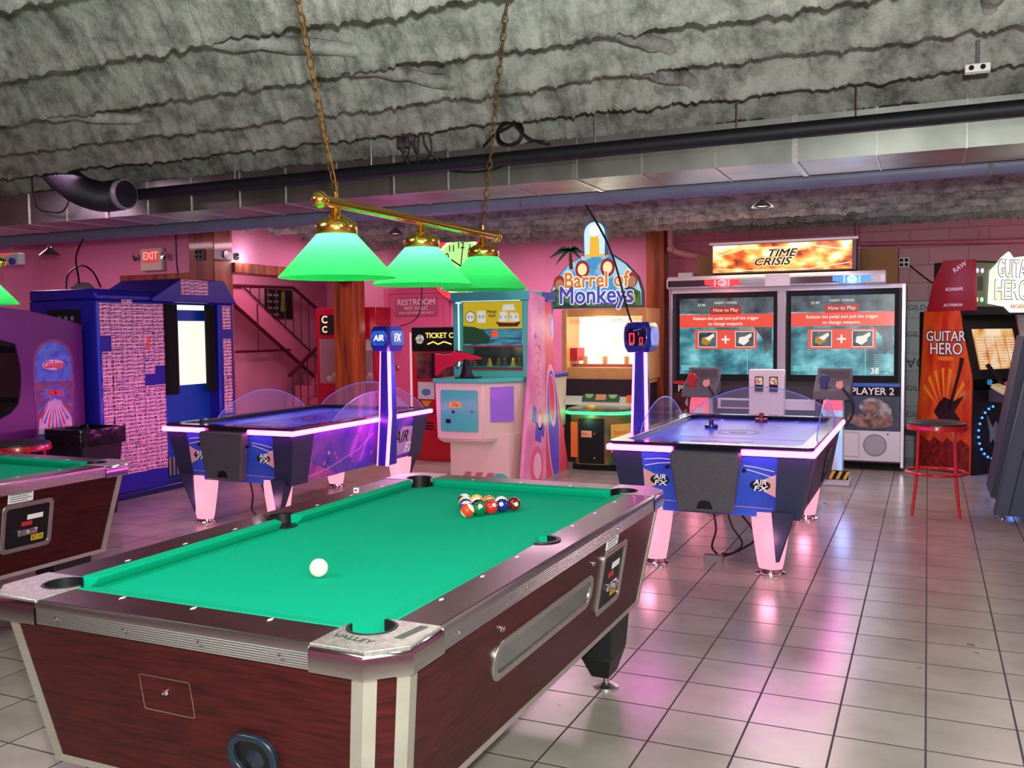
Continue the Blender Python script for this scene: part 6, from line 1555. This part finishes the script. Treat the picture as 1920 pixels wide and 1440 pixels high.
jc = thing('junction_cluster', 'metal junction boxes with a tangle of black cables at the ceiling', 'junction box', (-2.93, 4.98, 2.66))
for dx in (-.045, .0): MB().lathe([(.018, -.03), (.02, 0), (.02, .03), (.015, .035), (0, .035)], CHROME, (dx, 0, .01), 14).build('metal_box', jc)
mb = MB()
for k in range(8):
    x = -.06+k*.03; mb.tube([(x, 0, .05+.02*(k % 2)), (x+.02*math.sin(k), .02, .0), (x+.03*math.cos(k*2), .04, -.07), (x+.05*math.sin(k*3), .06, -.11)], .005, WIRE, 6)
mb.build('cable_tangle', jc)
def dish(loc, label, top, lit=False):
    t = thing('pendant_spot', label, 'lamp', loc, group='dish shaped pendant lamps')
    MB().shell([(.018, .07), (.03, .055), (.075, .02), (.095, 0), (.092, 0), (.072, .016), (.028, .05)], mat('spot_dish_metal', (150, 150, 146), .25, .9), seg=28).build('dish', t, smooth=60, recalc=False)
    MB().lathe([(0, .06), (.016, .06), (.018, .09), (.012, .12), (0, .12)], CHROME, seg=16).build('socket', t)
    MB().lathe([(0, .01), (.045, .012), (.05, .02), (.02, .05), (0, .05)], emat('spot_bulb', [(0, (255, 245, 225))], strength=2.5), seg=20).build('bulb', t, smooth=60)
    MB().tube([(0, 0, .12), (0, 0, top)], .006, MBED, 8).build('stem', t)
    return t
dish((-7.53, 6.2, 2.26), 'dish pendant lamp hanging above the photo booth', .62)
dish((-1.36, 8.5, 2.58), 'dish pendant lamp under the ceiling left of the orange marquee', .30)
dish((-5.46, 9.0, 2.60), 'dish pendant lamp glowing above the middle green shade', .30)
# pipes on the block wall
PP = mat('pink_pipe_paint', (206, 140, 140), .4)
w1 = thing('wall_pipe', 'pale painted drain pipe with elbow beside the right timber post', 'pipe', (0, 0, 0))
MB().tube([(-2.93, 11.36, 2.95), (-2.93, 11.36, 2.55), (-2.91, 11.36, 2.50), (-2.85, 11.38, 2.46), (-2.5, 11.42, 2.37), (-2.35, 11.45, 2.33)], .045, PP, 14).build('pipe', w1, smooth=60)
MB().lathe([(0, -.05), (.05, -.04), (.065, 0), (.05, .04), (0, .05)], PP, (-2.92, 11.36, 2.50), 18).build('elbow', w1, smooth=60)
w2 = thing('wall_pipe', 'thin pink horizontal pipe high on the block wall', 'pipe', (0, 0, 0))
MB().tube([(-.76, 11.42, 2.68), (-.76, 11.42, 2.50), (-.72, 11.42, 2.46), (.8, 11.42, 2.42), (2.5, 11.42, 2.42)], .028, mat('pink_pipe', (204, 110, 130), .4), 12).build('pipe', w2, smooth=60)
for x in (-.2, .5): MB().tube([(x, 11.42, 2.44), (x, 11.42, 2.56)], .012, PP, 8).build('pipe_hanger', w2)
